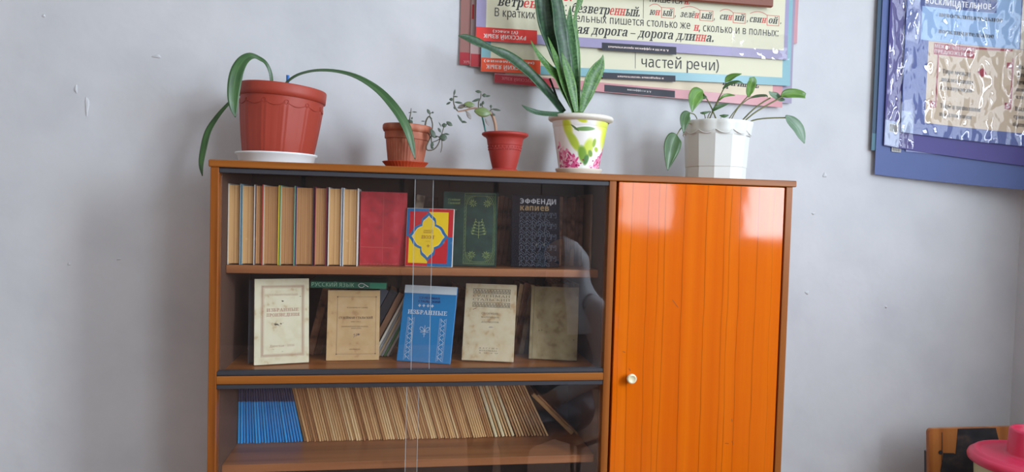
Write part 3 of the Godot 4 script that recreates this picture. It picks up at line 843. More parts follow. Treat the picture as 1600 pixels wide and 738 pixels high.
# a book set up with its front cover towards the room, leaning back
func propped(at: Vector3, yaw: float, w: float, h: float, thick: float, lean: float, cover: Material, pg: Material, label: String, group := "") -> Node3D:
	var b := thing("book", label, "book", at + Vector3(0, thick * sin(deg_to_rad(lean)), 0), group)
	b.basis = Basis(Vector3.UP, deg_to_rad(yaw)) * Basis(Vector3.RIGHT, deg_to_rad(-lean))
	var ct: float = min(0.0018, thick * 0.25)
	one_box("front_cover", Vector3(0, 0, -ct), Vector3(w, h, 0), cover, b, 0.0006, false)
	one_box("back_cover", Vector3(0, 0, -thick), Vector3(w, h, -thick + ct), cover, b, 0.0006, false)
	one_box("spine", Vector3(0, 0, -thick + ct), Vector3(ct, h, -ct), cover, b, 0.0003, false)
	one_box("page_block", Vector3(ct, 0.002, -thick + ct), Vector3(w - 0.002, h - 0.002, -ct), pg, b, 0.0003, false)
	return b

# a book on edge that leans sideways by `lean` degrees, spine out
func leaner(x: float, base: float, zf: float, lean: float, t: float, h: float, deep: float, m: Material, label: String, group: String):
	var b := thing("book", label, "book", Vector3(x, base, zf), group)
	b.rotation_degrees.z = -lean
	if lean < 0.0: b.position.x -= 0.0
	b.position.y += t * sin(deg_to_rad(lean)) if lean > 0.0 else 0.0
	one_box("spine", Vector3(0, 0, -0.002), Vector3(t, h, 0), m, b, 0.0007, false)
	one_box("front_cover", Vector3(0, 0, -deep), Vector3(0.0015, h, -0.002), m, b, 0.0003, false)
	one_box("back_cover", Vector3(t - 0.0015, 0, -deep), Vector3(t, h, -0.002), m, b, 0.0003, false)
	one_box("page_block", Vector3(0.0015, 0.002, -deep + 0.002), Vector3(t - 0.0015, h - 0.002, -0.002), M.pages_brown, b, 0.0, false)
	return b

func top_shelf_books():
	var y := 1.3135
	var g := "books standing with their pages outwards on the upper shelf"
	var row := [
		[0.0205, 0.0508, 0.197, c8(206, 200, 184), c8(150, 178, 186), "pages", "tan-paged book with a chipped white cover next to the left side panel"],
		[0.0525, 0.0835, 0.196, c8(120, 160, 172), c8(214, 214, 206), "pages", "tan-paged book with a light blue cover edge"],
		[0.084, 0.1025, 0.197, c8(90, 60, 52), c8(196, 60, 50), "pages_brown", "thin tan-paged book with a red strip low on its cover edge"],
		[0.1028, 0.1405, 0.1965, c8(198, 190, 170), c8(226, 206, 40), "pages_brown", "thick tan-paged book with a yellow cover edge"],
		[0.1425, 0.178, 0.196, c8(150, 190, 158), c8(120, 176, 150), "pages_brown", "brownish-paged book between pale green cover edges"],
		[0.1795, 0.2225, 0.1955, c8(90, 70, 110), c8(60, 40, 44), "pages_brown", "thick book with buckled split pages"],
		[0.2248, 0.254, 0.1955, c8(140, 36, 62), c8(120, 26, 52), "pages_brown", "book with two dark red cover edges"],
		[0.257, 0.2902, 0.1955, c8(222, 218, 208), c8(196, 206, 214), "pages", "orange-tan-paged book with white cover edges"],
		[0.2925, 0.3295, 0.195, c8(206, 214, 216), c8(226, 222, 214), "pages", "orange-tan-paged book with white cover edges, leaning against the red book"]]
	for r in row:
		edge_book(r[0], r[1], y, r[2], 0.135, -0.08, r[3], r[4], M[r[5]], r[6], g)
	# red cloth book
	var b := propped(Vector3(0.3325, y, -0.118), 3.0, 0.1185, 0.1885, 0.02, 1.2, aged(c8(174, 26, 38), c8(142, 22, 32), 61, 0.5), M.pages, "plain worn red hardback with its cover facing out")
	var st := mb()
	line(st, flat_map, [Vector2(0.002, 0.047), Vector2(0.086, 0.045)], 0.0007, 0.0003)
	line(st, flat_map, [Vector2(0.058, 0.006), Vector2(0.0575, 0.07), Vector2(0.0585, 0.185)], 0.0004, 0.0003)
	for k in 14: line(st, flat_map, [Vector2(0.003 + k * 0.008, 0.0025), Vector2(0.007 + k * 0.008, 0.0018 + 0.001 * (k % 3))], 0.0012, 0.0003)
	obj("worn_crease", st, plain(c8(206, 110, 96), 0.8), b, false)
	poet_book(Vector3(0.4475, y, -0.106))
	green_book(Vector3(0.5415, y, -0.128))
	navy_book(Vector3(0.7245, y, -0.115))
	var nth := ["first", "second", "third", "fourth", "fifth", "sixth", "seventh"]
	# second row, behind
	g = "old books in the second row of the upper shelf"
	leaner(0.452, y, -0.225, 8.0, 0.022, 0.186, 0.11, aged(c8(176, 160, 132), c8(110, 90, 70), 62), "pale beige old book tilted behind the red, yellow and blue book", g)
	leaner(0.5, y, -0.23, 3.0, 0.026, 0.18, 0.11, aged(c8(84, 64, 52), c8(50, 38, 32), 63), "dark brown old book standing behind the small bright book", g)
	var x := 0.672
	var no := 0
	for q in [[0.013, 0.188, c8(170, 126, 84)], [0.012, 0.19, c8(140, 96, 62)], [0.012, 0.186, c8(118, 78, 54)], [0.012, 0.18, c8(96, 62, 46)]]:
		leaner(x, y, -0.2, 5.0, q[0], q[1], 0.13, aged(q[2], q[2].darkened(0.5), 64), "%s brown old book from the green hardback, tilted towards the dark navy one" % nth[no], g)
		no += 1
		x += q[0] / cos(deg_to_rad(5.0)) + 0.0008
	x = 0.8555
	for q in 7:
		leaner(x, y, -0.195, 0.0, 0.0112, 0.19 + 0.002 * (q % 3), 0.13, aged([c8(120, 82, 62), c8(136, 96, 72), c8(106, 72, 58)][q % 3], c8(66, 44, 36), 65 + q % 3), "%s upright brown old book from the dark navy hardback" % nth[q], g)
		x += 0.0118
	leaner(x + 0.003, y, -0.13, 0.0, 0.005, 0.2, 0.15, plain(c8(140, 104, 76)), "thin tan book on end by the wooden partition", g)

func poet_book(at: Vector3):
	var W := 0.1215
	var H := 0.1495
	var b := propped(at, -13.0, W, H, 0.01, 6.0, plain(c8(214, 210, 200)), M.pages_pale, "small red, yellow and blue paperback with a quatrefoil medallion")
	var red := mb()
	var yel := mb()
	var blu := mb()
	var wht := mb()
	var ink := mb()
	var l := 0.0002
	var cx := W * 0.47
	var cy := H * 0.515
	# quarters, each with a border of another colour
	rect(blu, flat_map, 0.001, cy, cx, H - 0.001, l)
	rect(red, flat_map, 0.0075, cy, cx, H - 0.0085, l * 2)
	rect(red, flat_map, cx, cy, W - 0.001, H - 0.001, l)
	rect(yel, flat_map, cx, cy, W - 0.0135, H - 0.009, l * 2)
	rect(red, flat_map, 0.001, 0.001, cx, cy, l)
	rect(yel, flat_map, 0.0075, 0.0085, cx, cy, l * 2)
	rect(blu, flat_map, cx, 0.001, W - 0.001, cy, l)
	rect(red, flat_map, cx, 0.0085, W - 0.0135, cy, l * 2)
	# medallion: quarter outline mirrored, drawn three times (blue, white, yellow)
	var quarter := [Vector2(0.0, 1.0), Vector2(0.1, 0.9), Vector2(0.22, 0.82), Vector2(0.33, 0.74), Vector2(0.37, 0.62), Vector2(0.37, 0.5), Vector2(0.5, 0.46), Vector2(0.64, 0.4), Vector2(0.75, 0.3), Vector2(0.84, 0.16), Vector2(1.0, 0.0)]
	for pass_ in [[blu, 0.052, 0.0635, 3], [wht, 0.043, 0.054, 4], [yel, 0.0415, 0.0525, 5]]:
		var poly := PackedVector2Array()
		for sgn in [[1, 1, false], [1, -1, true], [-1, -1, false], [-1, 1, true]]:
			var qs := quarter.duplicate()
			if sgn[2]: qs.reverse()
			for i in qs.size() - 1:
				poly.append(Vector2(cx + qs[i].x * pass_[1] * sgn[0], cy + qs[i].y * pass_[2] * sgn[1]))
		fill(pass_[0], flat_map, poly, l * pass_[3])
	write(ink, flat_map, "ЭФФЕНДИ", serif_bold, cx - 0.0125, cx + 0.0125, cy + 0.0135, 0.0032, l * 6)
	write(ink, flat_map, "КАПИЕВ", serif_bold, cx - 0.0125, cx + 0.0125, cy + 0.0085, 0.0032, l * 6)
	write(ink, flat_map, "ПОЭТ", serif_bold, cx - 0.017, cx + 0.0175, cy - 0.0055, 0.0078, l * 6)
	for k in 4:
		var a := k * PI / 2
		var d := Vector2(cos(a), sin(a))
		var c := Vector2(cx + 0.001, cy - 0.024)
		fill(ink, flat_map, PackedVector2Array([c, c + d * 0.0025 + Vector2(-d.y, d.x) * 0.0012, c + d * 0.0042, c + d * 0.0025 - Vector2(-d.y, d.x) * 0.0012]), l * 6)
	line(ink, flat_map, [Vector2(cx - 0.007, cy - 0.0135), Vector2(cx - 0.004, cy - 0.0115), Vector2(cx - 0.002, cy - 0.0135), Vector2(cx + 0.002, cy - 0.011), Vector2(cx + 0.005, cy - 0.013)], 0.0005, l * 6)
	obj("red_print", red, plain(c8(196, 22, 34), 0.4), b, false)
	obj("yellow_print", yel, plain(c8(240, 204, 10), 0.4), b, false)
	obj("blue_print", blu, plain(c8(22, 106, 160), 0.4), b, false)
	obj("white_outline", wht, M.white_ink, b, false)
	obj("lettering", ink, plain(c8(150, 70, 24), 0.5), b, false)

func green_book(at: Vector3):
	var W := 0.1435
	var H := 0.196
	var b := propped(at, -8.0, W, H, 0.014, 8.0, aged(c8(22, 56, 46), c8(14, 40, 34), 66, 0.7), M.pages, "dark green hardback with a gold lattice frame and emblem")
	var g := mb()
	var l := 0.0003
	var x0 := W - 0.087
	var x1 := W - 0.006
	var y0 := 0.006
	var y1 := H - 0.004
	frame_line(g, flat_map, x0, y0, x1, y1, 0.0006, l)
	# arch-topped inner window: lattice fills the corners outside it
	var inner := func(x: float, y: float) -> bool:
		var u := (x - (x0 + x1) / 2) / ((x1 - x0) / 2 - 0.004)
		var v := (y - (y0 + y1) / 2) / ((y1 - y0) / 2 - 0.006)
		return pow(absf(u), 3.0) + pow(absf(v), 7.0) < 1.0 and not (absf(v) > 0.72 and absf(u) > 0.45)
	var step := 0.0052
	for i in range(-3, 18):
		for j in range(0, 38):
			var p := Vector2(x0 + i * step + (step / 2 if j % 2 else 0.0), y0 + j * step)
			for q in [Vector2(step / 2, step), Vector2(-step / 2, step)]:
				var e: Vector2 = p + q
				var m := (p + e) / 2
				if m.x > x0 and m.x < x1 and e.y <= y1 and p.x >= x0 - 0.0001 and p.x <= x1 and e.x >= x0 and e.x <= x1 and not inner.call(m.x, m.y):
					line(g, flat_map, [p, e], 0.00045, l)
	var pts := []
	for k in 61:
		var a := TAU * k / 60
		var cu := signf(cos(a)) * pow(absf(cos(a)), 0.6)
		var sv := signf(sin(a)) * pow(absf(sin(a)), 0.28)
		pts.append(Vector2((x0 + x1) / 2 + cu * ((x1 - x0) / 2 - 0.004), (y0 + y1) / 2 + sv * ((y1 - y0) / 2 - 0.006)))
	line(g, flat_map, pts, 0.0006, l)
	# corner palmettes
	for c in [Vector2(x0 + 0.022, y0 + 0.024), Vector2(x1 - 0.022, y0 + 0.024), Vector2(x0 + 0.022, y1 - 0.026), Vector2(x1 - 0.022, y1 - 0.026)]:
		for k in 9:
			var a := TAU * k / 9.0
			var d := Vector2(cos(a), sin(a))
			fill(g, flat_map, PackedVector2Array([c + d * 0.002, c + d * 0.007 + Vector2(-d.y, d.x) * 0.0011, c + d * 0.0115, c + d * 0.007 - Vector2(-d.y, d.x) * 0.0011]), l)
	# emblem: leafy tree
	var c0 := Vector2((x0 + x1) / 2 - 0.002, 0.098)
	line(g, flat_map, [c0 + Vector2(0, -0.024), c0 + Vector2(0.0005, 0.02)], 0.0014, l)
	for k in 5:
		for s in [-1.0, 1.0]:
			var st0: Vector2 = c0 + Vector2(0, -0.016 + k * 0.008)
			var r := 0.019 - k * 0.0025
			line(g, flat_map, [st0, st0 + Vector2(s * r * 0.5, 0.002), st0 + Vector2(s * r, 0.007 - k * 0.0005), st0 + Vector2(s * r * 1.02, 0.011), st0 + Vector2(s * r * 0.75, 0.009)], 0.0009, l)
			fill(g, flat_map, PackedVector2Array([st0 + Vector2(s * r * 0.6, 0.003), st0 + Vector2(s * r * 0.8, 0.001), st0 + Vector2(s * r * 1.05, 0.004), st0 + Vector2(s * r * 0.8, 0.006)]), l)
	obj("gold_ornament", g, plain(c8(132, 150, 84), 0.35), b, false)
	var t := mb()
	write(t, flat_map, "Сулейман", serif_bold, 0.012, 0.044, H - 0.024, 0.0055, l, 0.2)
	write(t, flat_map, "Стальский", serif_bold, 0.012, 0.044, H - 0.033, 0.0055, l, 0.2)
	write(t, flat_map, "стихи", serif, 0.024, 0.036, H - 0.05, 0.004, l, 0.2)
	obj("gold_lettering", t, plain(c8(132, 150, 84), 0.35), b, false)

func navy_book(at: Vector3):
	var W := 0.129
	var H := 0.192
	var b := propped(at, -3.0, W, H, 0.02, 8.0, mat(c8(10, 15, 26), 0.85, {"metallic_specular": 0.25}), M.pages, "dark navy hardback with white and gold title over outlined letters")
	var l := 0.0003
	var t := mb()
	write(t, flat_map, "ЭФФЕНДИ", sans_bold, 0.022, 0.119, H - 0.0235, 0.0132, l)
	obj("white_lettering", t, plain(c8(176, 176, 178), 0.5), b, false)
	t = mb()
	write(t, flat_map, "капиев", sans_bold, 0.0225, 0.1, H - 0.042, 0.0162, l)
	obj("gold_lettering", t, plain(c8(140, 112, 62), 0.4), b, false)
	t = mb()
	# the same two words repeated below as thin outlines
	for k in 5:
		var y := H - 0.06 - k * 0.029
		for q in 7:
			var x := 0.02 + q * 0.0145
			if q in [0, 1, 2]:
				var arc := []
				for a in 13:
					var th := TAU * a / 12
					arc.append(Vector2(x + 0.0065 + 0.006 * cos(th), y + 0.006 + 0.0062 * sin(th)))
				line(t, flat_map, arc, 0.0006, l)
				line(t, flat_map, [Vector2(x + 0.0065, y - 0.002), Vector2(x + 0.0065, y + 0.014)], 0.0006, l)
			else:
				line(t, flat_map, [Vector2(x, y), Vector2(x, y + 0.0125), Vector2(x + 0.004, y + 0.0125), Vector2(x + 0.004, y + 0.007), Vector2(x + 0.009, y + 0.007), Vector2(x + 0.009, y + 0.0125), Vector2(x + 0.0125, y + 0.0125), Vector2(x + 0.0125, y), Vector2(x + 0.009, y)], 0.0006, l)
		for q in 5:
			var x := 0.022 + q * 0.0165
			line(t, flat_map, [Vector2(x, y - 0.014), Vector2(x, y - 0.003), Vector2(x + 0.004, y - 0.003), Vector2(x + 0.012, y - 0.009), Vector2(x + 0.014, y - 0.014), Vector2(x + 0.009, y - 0.014), Vector2(x + 0.004, y - 0.008), Vector2(x, y - 0.014)], 0.0006, l)
	obj("outline_print", t, plain(c8(96, 108, 124), 0.5), b, false)

func middle_shelf_books():
	var y := 1.0584
	var l := 0.0003
	# cream
	var b := propped(Vector3(0.0816, y, -0.1047), 14.0, 0.1326, 0.215, 0.018, 7.0, aged(c8(228, 222, 190), c8(204, 184, 142), 71, 0.8, 0.78), M.pages_pale, "cream hardback with a pinkish-brown ornamental border, stained")
	var t := mb()
	for q in [[0.016, 0.019], [0.0175, 0.0205], [0.0205, 0.0235], [0.0225, 0.0255]]:
		frame_line(t, flat_map, q[0], q[1], 0.1326 - q[0] + 0.004, 0.215 - q[1] + 0.002, 0.0005, l)
	for k in 46:
		var yy := 0.024 + k * 0.0038
		for xx in [0.0192, 0.1171]:
			fill(t, flat_map, PackedVector2Array([Vector2(xx - 0.0014, yy), Vector2(xx, yy + 0.0016), Vector2(xx + 0.0014, yy), Vector2(xx, yy - 0.0016)]), l)
	for k in 26:
		var xx := 0.022 + k * 0.0037
		for yy in [0.0222, 0.195]:
			fill(t, flat_map, PackedVector2Array([Vector2(xx - 0.0016, yy), Vector2(xx, yy + 0.0012), Vector2(xx + 0.0016, yy), Vector2(xx, yy - 0.0012)]), l)
	write(t, flat_map, "СУЛЕЙМАН СТАЛЬСКИЙ", serif, 0.032, 0.105, 0.172, 0.0042, l)
	write(t, flat_map, "ИЗБРАННЫЕ", serif_bold, 0.029, 0.107, 0.132, 0.0076, l)
	write(t, flat_map, "ПРОИЗВЕДЕНИЯ", serif_bold, 0.029, 0.109, 0.1195, 0.0076, l)
	write(t, flat_map, "Дагестан · 1950", serif, 0.037, 0.096, 0.043, 0.005, l)
	obj("brown_print", t, plain(c8(180, 134, 112), 0.8), b, false)
	t = mb()
	var blot := func(cx: float, cy: float, r: float, n: int):
		var poly := PackedVector2Array()
		for k in n:
			var a := TAU * k / n
			poly.append(Vector2(cx + r * (0.7 + 0.5 * sin(k * 2.7)) * cos(a) * 1.5, cy + r * (0.7 + 0.4 * cos(k * 1.9)) * sin(a)))
		fill(t, flat_map, poly, l)
	blot.call(0.052, 0.1, 0.0042, 11)
	blot.call(0.064, 0.101, 0.002, 9)
	blot.call(0.058, 0.098, 0.0016, 9)
	blot.call(0.069, 0.1025, 0.001, 7)
	blot.call(0.068, 0.158, 0.0022, 9)
	blot.call(0.111, 0.169, 0.0016, 7)
	blot.call(0.068, 0.031, 0.0011, 7)
	blot.call(0.046, 0.037, 0.001, 7)
	obj("ink_blot", t, plain(c8(104, 96, 82), 0.9), b, false)
	# tan
	b = propped(Vector3(0.2505, y, -0.1584), 2.3, 0.1357, 0.1841, 0.006, 11.6, aged(c8(208, 174, 124), c8(190, 150, 102), 72, 0.8, 0.78), M.pages, "light brown paper booklet with a thin ruled frame and dot corners")
	t = mb()
	frame_line(t, flat_map, 0.0255, 0.0165, 0.1255, 0.1665, 0.0006, l)
	for c in [Vector2(0.0255, 0.0165), Vector2(0.1255, 0.0165), Vector2(0.1255, 0.1665), Vector2(0.0255, 0.1665)]:
		fill(t, flat_map, PackedVector2Array([c + Vector2(-0.002, 0), c + Vector2(0, -0.002), c + Vector2(0.002, 0), c + Vector2(0, 0.002)]), l)
	write(t, flat_map, "Ф. ВАГАБОВА и Г. ГАМИД", serif, 0.05, 0.104, 0.1365, 0.0028, l)
	write(t, flat_map, "СУЛЕЙМАН СТАЛЬСКИЙ", serif_bold, 0.03, 0.1175, 0.1085, 0.0052, l)
	write(t, flat_map, "(1869—1937)", serif, 0.061, 0.086, 0.0995, 0.0026, l)
	write(t, flat_map, "БИОБИБЛИОГРАФИЧЕСКИЙ УКАЗАТЕЛЬ", serif, 0.0375, 0.106, 0.087, 0.0024, l)
	write(t, flat_map, "ЛИТЕРАТУРЫ", serif, 0.061, 0.088, 0.082, 0.0024, l)
	write(t, flat_map, "МАХАЧКАЛА 1969", serif, 0.059, 0.087, 0.0275, 0.0024, l)
	obj("lettering", t, plain(c8(70, 58, 48), 0.7), b, false)
	t = mb()
	line(t, flat_map, [Vector2(0.0685, 0.066), Vector2(0.071, 0.0685), Vector2(0.0715, 0.064), Vector2(0.069, 0.059)], 0.0008, l)
	line(t, flat_map, [Vector2(0.0745, 0.062), Vector2(0.0765, 0.07)], 0.0008, l)
	line(t, flat_map, [Vector2(0.0775, 0.064), Vector2(0.0795, 0.069), Vector2(0.0805, 0.065), Vector2(0.082, 0.07), Vector2(0.0825, 0.065), Vector2(0.085, 0.068)], 0.0008, l)
	obj("handwritten_note", t, plain(c8(70, 66, 96), 0.7), b, false)
	# blue
	b = propped(Vector3(0.4317, y, -0.1535), -20.4, 0.1463, 0.2033, 0.006, 15.7, plain(c8(0, 126, 190), 0.4), M.pages_pale, "bright blue booklet with a white top band and white ornament strips")
	t = mb()
	rect(t, flat_map, 0.0004, 0.1815, 0.1459, 0.2029, l)
	write(t, flat_map, "ИЗБРАННЫЕ", serif_bold, 0.016, 0.125, 0.1255, 0.0105, l * 2)
	for k in 4:
		var c := Vector2(0.047 + k * 0.0118, 0.149)
		for q in 4:
			var d := Vector2(cos(q * PI / 2), sin(q * PI / 2))
			fill(t, flat_map, PackedVector2Array([c, c + d * 0.0026 + Vector2(-d.y, d.x) * 0.0016, c + d * 0.0042, c + d * 0.0026 - Vector2(-d.y, d.x) * 0.0016]), l * 2)
	for xs in [[0.0185, 0.0365], [0.1075, 0.1255]]:
		line(t, flat_map, [Vector2(xs[0], 0.004), Vector2(xs[0], 0.117)], 0.0006, l * 2)
		line(t, flat_map, [Vector2(xs[1], 0.004), Vector2(xs[1], 0.117)], 0.0006, l * 2)
		for k in 9:
			var yy := 0.006 + k * 0.0123
			var s := 1.0 if k % 2 else -1.0
			var mx: float = (xs[0] + xs[1]) / 2
			line(t, flat_map, [Vector2(mx - s * 0.006, yy), Vector2(mx - s * 0.002, yy + 0.004), Vector2(mx + s * 0.005, yy + 0.009), Vector2(mx + s * 0.0065, yy + 0.0118)], 0.0012, l * 2)
			line(t, flat_map, [Vector2(mx + s * 0.006, yy + 0.001), Vector2(mx + s * 0.0035, yy + 0.005), Vector2(mx + s * 0.0065, yy + 0.007)], 0.0009, l * 2)
			line(t, flat_map, [Vector2(mx - s * 0.0065, yy + 0.0105), Vector2(mx - s * 0.003, yy + 0.0085), Vector2(mx - s * 0.006, yy + 0.0055)], 0.0009, l * 2)
	var hub := Vector2(0.068, 0.082)
	for s in [-1.0, 1.0]:
		line(t, flat_map, [hub, hub + Vector2(s * 0.006, 0.009), hub + Vector2(s * 0.012, 0.01), hub + Vector2(s * 0.0135, 0.005), hub + Vector2(s * 0.009, 0.0005), hub], 0.0011, l * 2)
		line(t, flat_map, [hub + Vector2(0, -0.002), hub + Vector2(s * 0.007, -0.0035), hub + Vector2(s * 0.011, -0.003)], 0.0011, l * 2)
	line(t, flat_map, [hub + Vector2(0, 0.014), hub + Vector2(0, -0.016)], 0.0012, l * 2)
	line(t, flat_map, [hub + Vector2(-0.004, -0.008), hub + Vector2(0.004, -0.008)], 0.001, l * 2)
	obj("white_print", t, plain(c8(214, 226, 232), 0.5), b, false)
	t = mb()
	write(t, flat_map, "СУЛЕЙМАН", sans_bold, 0.044, 0.101, 0.167, 0.0056, l * 2)
	write(t, flat_map, "СТАЛЬСКИЙ", sans_bold, 0.042, 0.103, 0.1575, 0.0056, l * 2)
	obj("navy_lettering", t, plain(c8(22, 44, 110), 0.5), b, false)
	# collection
	b = propped(Vector3(0.6026, y, -0.1463), -13.3, 0.1382, 0.2069, 0.014, 14.7, aged(c8(210, 196, 162), c8(186, 156, 114), 73, 0.85, 0.7), M.pages_brown, "ragged beige paperback with two dark ornamental bands")
	t = mb()
	for ys in [[0.1805, 0.1925], [0.144, 0.156]]:
		frame_line(t, flat_map, 0.022, ys[0], 0.122, ys[1], 0.0013, l)
		for k in 12:
			var xx := 0.0275 + k * 0.0081
			var m: float = (ys[0] + ys[1]) / 2
			line(t, flat_map, [Vector2(xx - 0.003, m - 0.0035), Vector2(xx, m + 0.0035), Vector2(xx + 0.003, m + 0.001), Vector2(xx + 0.001, m - 0.003), Vector2(xx + 0.0045, m - 0.0035)], 0.0015, l)
	write(t, flat_map, "СУЛЕЙМАН", serif, 0.0215, 0.1225, 0.1705, 0.0062, l)
	write(t, flat_map, "СТАЛЬСКИЙ", serif, 0.0215, 0.1225, 0.1605, 0.0062, l)
	write(t, flat_map, "СБОРНИК", serif, 0.047, 0.0935, 0.124, 0.0045, l)
	write(t, flat_map, "МАТЕРИАЛОВ", serif, 0.0465, 0.0945, 0.1145, 0.0036, l)
	write(t, flat_map, "и", serif, 0.069, 0.071, 0.1085, 0.003, l)
	write(t, flat_map, "ДОКУМЕНТОВ", serif, 0.0475, 0.0945, 0.1015, 0.0038, l)
	write(t, flat_map, "Д А Г Г И З", serif, 0.0445, 0.0945, 0.032, 0.003, l)
	write(t, flat_map, "МАХАЧКАЛА", serif, 0.046, 0.094, 0.0255, 0.0032, l)
	write(t, flat_map, "1 9 3 9", serif, 0.0445, 0.096, 0.0195, 0.0025, l)
	obj("lettering", t, plain(c8(104, 98, 88), 0.8), b, false)
	t = mb()
	line(t, flat_map, [Vector2(0.024, 0.1365), Vector2(0.032, 0.14)], 0.0014, l)
	obj("red_stain", t, plain(c8(130, 70, 52), 0.8), b, false)
	t = mb()
	line(t, flat_map, [Vector2(0.069, 0.088), Vector2(0.071, 0.0915), Vector2(0.0725, 0.0885), Vector2(0.075, 0.092), Vector2(0.0765, 0.0885), Vector2(0.08, 0.091)], 0.0007, l)
	obj("handwritten_note", t, plain(c8(84, 84, 120), 0.8), b, false)
	# khaki
	b = propped(Vector3(0.787, y, -0.1598), -14.3, 0.1313, 0.1994, 0.014, 13.5, aged(c8(150, 134, 96), c8(122, 102, 68), 74, 0.75, 0.7), M.pages_brown, "plain khaki-brown old book with its cover facing out")
	t = mb()
	line(t, flat_map, [Vector2(0.0085, 0.001), Vector2(0.0085, 0.198)], 0.0009, l)
	for c in [Vector2(0.0255, 0.0775), Vector2(0.033, 0.0785), Vector2(0.121, 0.055)]:
		fill(t, flat_map, PackedVector2Array([c + Vector2(-0.0018, 0), c + Vector2(0, -0.0014), c + Vector2(0.0018, 0.0004), c + Vector2(0, 0.0015)]), l)
	obj("crease_mark", t, plain(c8(84, 72, 50), 0.8), b, false)
	# dark grey book behind the cream one
	propped(Vector3(0.0605, y, -0.135), 10.0, 0.12, 0.21, 0.012, 7.0, plain(c8(70, 70, 78), 0.6), M.pages_brown, "dark grey book mostly hidden behind the stained cream hardback")
	# second row
	var nth := ["first", "second", "third", "fourth", "fifth", "sixth", "seventh"]
	var no := 0
	var g := "old books in the second row of the middle shelf"
	leaner(0.045, y, -0.245, 24.0, 0.018, 0.15, 0.09, aged(c8(128, 92, 60), c8(84, 58, 40), 75), "short brown book slanting behind the grey book by the side panel", g)
	var x := 0.19
	for q in [[0.02, 0.186, c8(140, 92, 62)], [0.018, 0.185, c8(104, 66, 46)], [0.02, 0.183, c8(84, 58, 44)]]:
		leaner(x, y, -0.235, 13.0, q[0], q[1], 0.1, aged(q[2], q[2].darkened(0.5), 76), "%s brown book from the stained cream hardback, slanting in the second row" % nth[no], g)
		no += 1
		x += q[0] / cos(deg_to_rad(13.0)) + 0.001
	x = 0.295
	for q in [[0.024, 0.2, c8(64, 70, 82), "slate grey book slanting under the flat green book"], [0.022, 0.196, c8(30, 30, 36), "black book slanting next to the slate grey one"], [0.015, 0.19, c8(120, 84, 58), "brown book slanting over the thin pale booklets"]]:
		leaner(x, y, -0.215, 27.0, q[0], q[1], 0.11, plain(q[2], 0.6), q[3], g)
		x += q[0] / cos(deg_to_rad(27.0)) + 0.001
	for q in 7:
		leaner(x, y, -0.21, 27.0, 0.0062, 0.186 - 0.004 * (q % 3), 0.11, plain([c8(206, 198, 180), c8(150, 152, 150), c8(196, 176, 140), c8(170, 170, 172), c8(90, 140, 90), c8(186, 182, 174), c8(110, 100, 92)][q], 0.7), "%s thin pale booklet from the slanting brown book, beside the blue cover" % nth[q - (1 if q > 4 else 0)] if q != 4 else "thin green booklet slanting between the light brown and the blue cover", g)
		x += 0.0062 / cos(deg_to_rad(27.0)) + 0.0006
	x = 0.555
	no = 0
	for q in [[0.017, 0.19, c8(170, 124, 80)], [0.018, 0.182, c8(104, 74, 54)], [0.016, 0.18, c8(84, 60, 46)]]:
		leaner(x, y, -0.24, 10.0, q[0], q[1], 0.1, aged(q[2], q[2].darkened(0.5), 77), "%s brown book from the bright blue booklet, slanting behind the ragged paperback" % nth[no], g)
		no += 1
		x += q[0] / cos(deg_to_rad(10.0)) + 0.001
	x = 0.742
	no = 0
	for q in [[0.012, 0.2, c8(160, 128, 88)], [0.018, 0.202, c8(128, 86, 62)], [0.012, 0.198, c8(164, 134, 92)], [0.014, 0.19, c8(84, 76, 74)], [0.016, 0.19, c8(100, 70, 54)]]:
		leaner(x, y, -0.235, 8.0, q[0], q[1], 0.1, aged(q[2], q[2].darkened(0.5), 78), "%s brown book from the ragged paperback, slanting behind the khaki cover" % nth[no], g)
		no += 1
		x += q[0] / cos(deg_to_rad(8.0)) + 0.001
	x = 0.8555
	for q in 5:
		leaner(x, y, -0.235, 2.0, 0.015, 0.2 + 0.003 * (q % 2), 0.1, aged([c8(150, 120, 84), c8(120, 84, 62)][q % 2], c8(74, 52, 40), 79 + q % 2), "%s tan old book standing behind the khaki cover, counted towards the partition" % nth[q], g)
		x += 0.0165
	# flat green textbook on top of the slanting ones
	var gb := thing("book", "dark green textbook lying flat with its title on the spine", "book", Vector3(0.206, 1.2488, -0.17))
	gb.rotation_degrees.z = -0.6
	one_box("spine", Vector3(0, 0, -0.003), Vector3(0.196, 0.0172, 0), plain(c8(24, 96, 74), 0.5), gb, 0.0012, false)
	one_box("front_cover", Vector3(0, 0.0152, -0.135), Vector3(0.196, 0.0172, -0.003), plain(c8(24, 96, 74), 0.5), gb, 0.0004, false)
	one_box("back_cover", Vector3(0, 0, -0.135), Vector3(0.196, 0.002, -0.003), plain(c8(24, 96, 74), 0.5), gb, 0.0004, false)
	one_box("page_block", Vector3(0.003, 0.002, -0.132), Vector3(0.193, 0.0152, -0.003), M.pages, gb, 0.0, false)
	t = mb()
	write(t, flat_map, "РУССКИЙ ЯЗЫК", sans, 0.004, 0.112, 0.0042, 0.0098, 0.0004)
	obj("lettering", t, plain(c8(150, 190, 160), 0.5), gb, false)
	t = mb()
	var swash := []
	for k in 14:
		var a := 0.5 + k * 0.43
		swash.append(Vector2(0.131 + 0.009 * cos(a) * (1.0 - k * 0.02), 0.0085 + 0.0055 * sin(a)))
	line(t, flat_map, swash, 0.0014, 0.0004)
	line(t, flat_map, [Vector2(0.139, 0.011), Vector2(0.148, 0.0055)], 0.0014, 0.0004)
	obj("white_numeral", t, M.white_ink, gb, false)
	t = mb()
	rect(t, flat_map, 0.152, 0.001, 0.1945, 0.0162, 0.0003)
	obj("spine_panel", t, plain(c8(40, 130, 98), 0.5), gb, false)

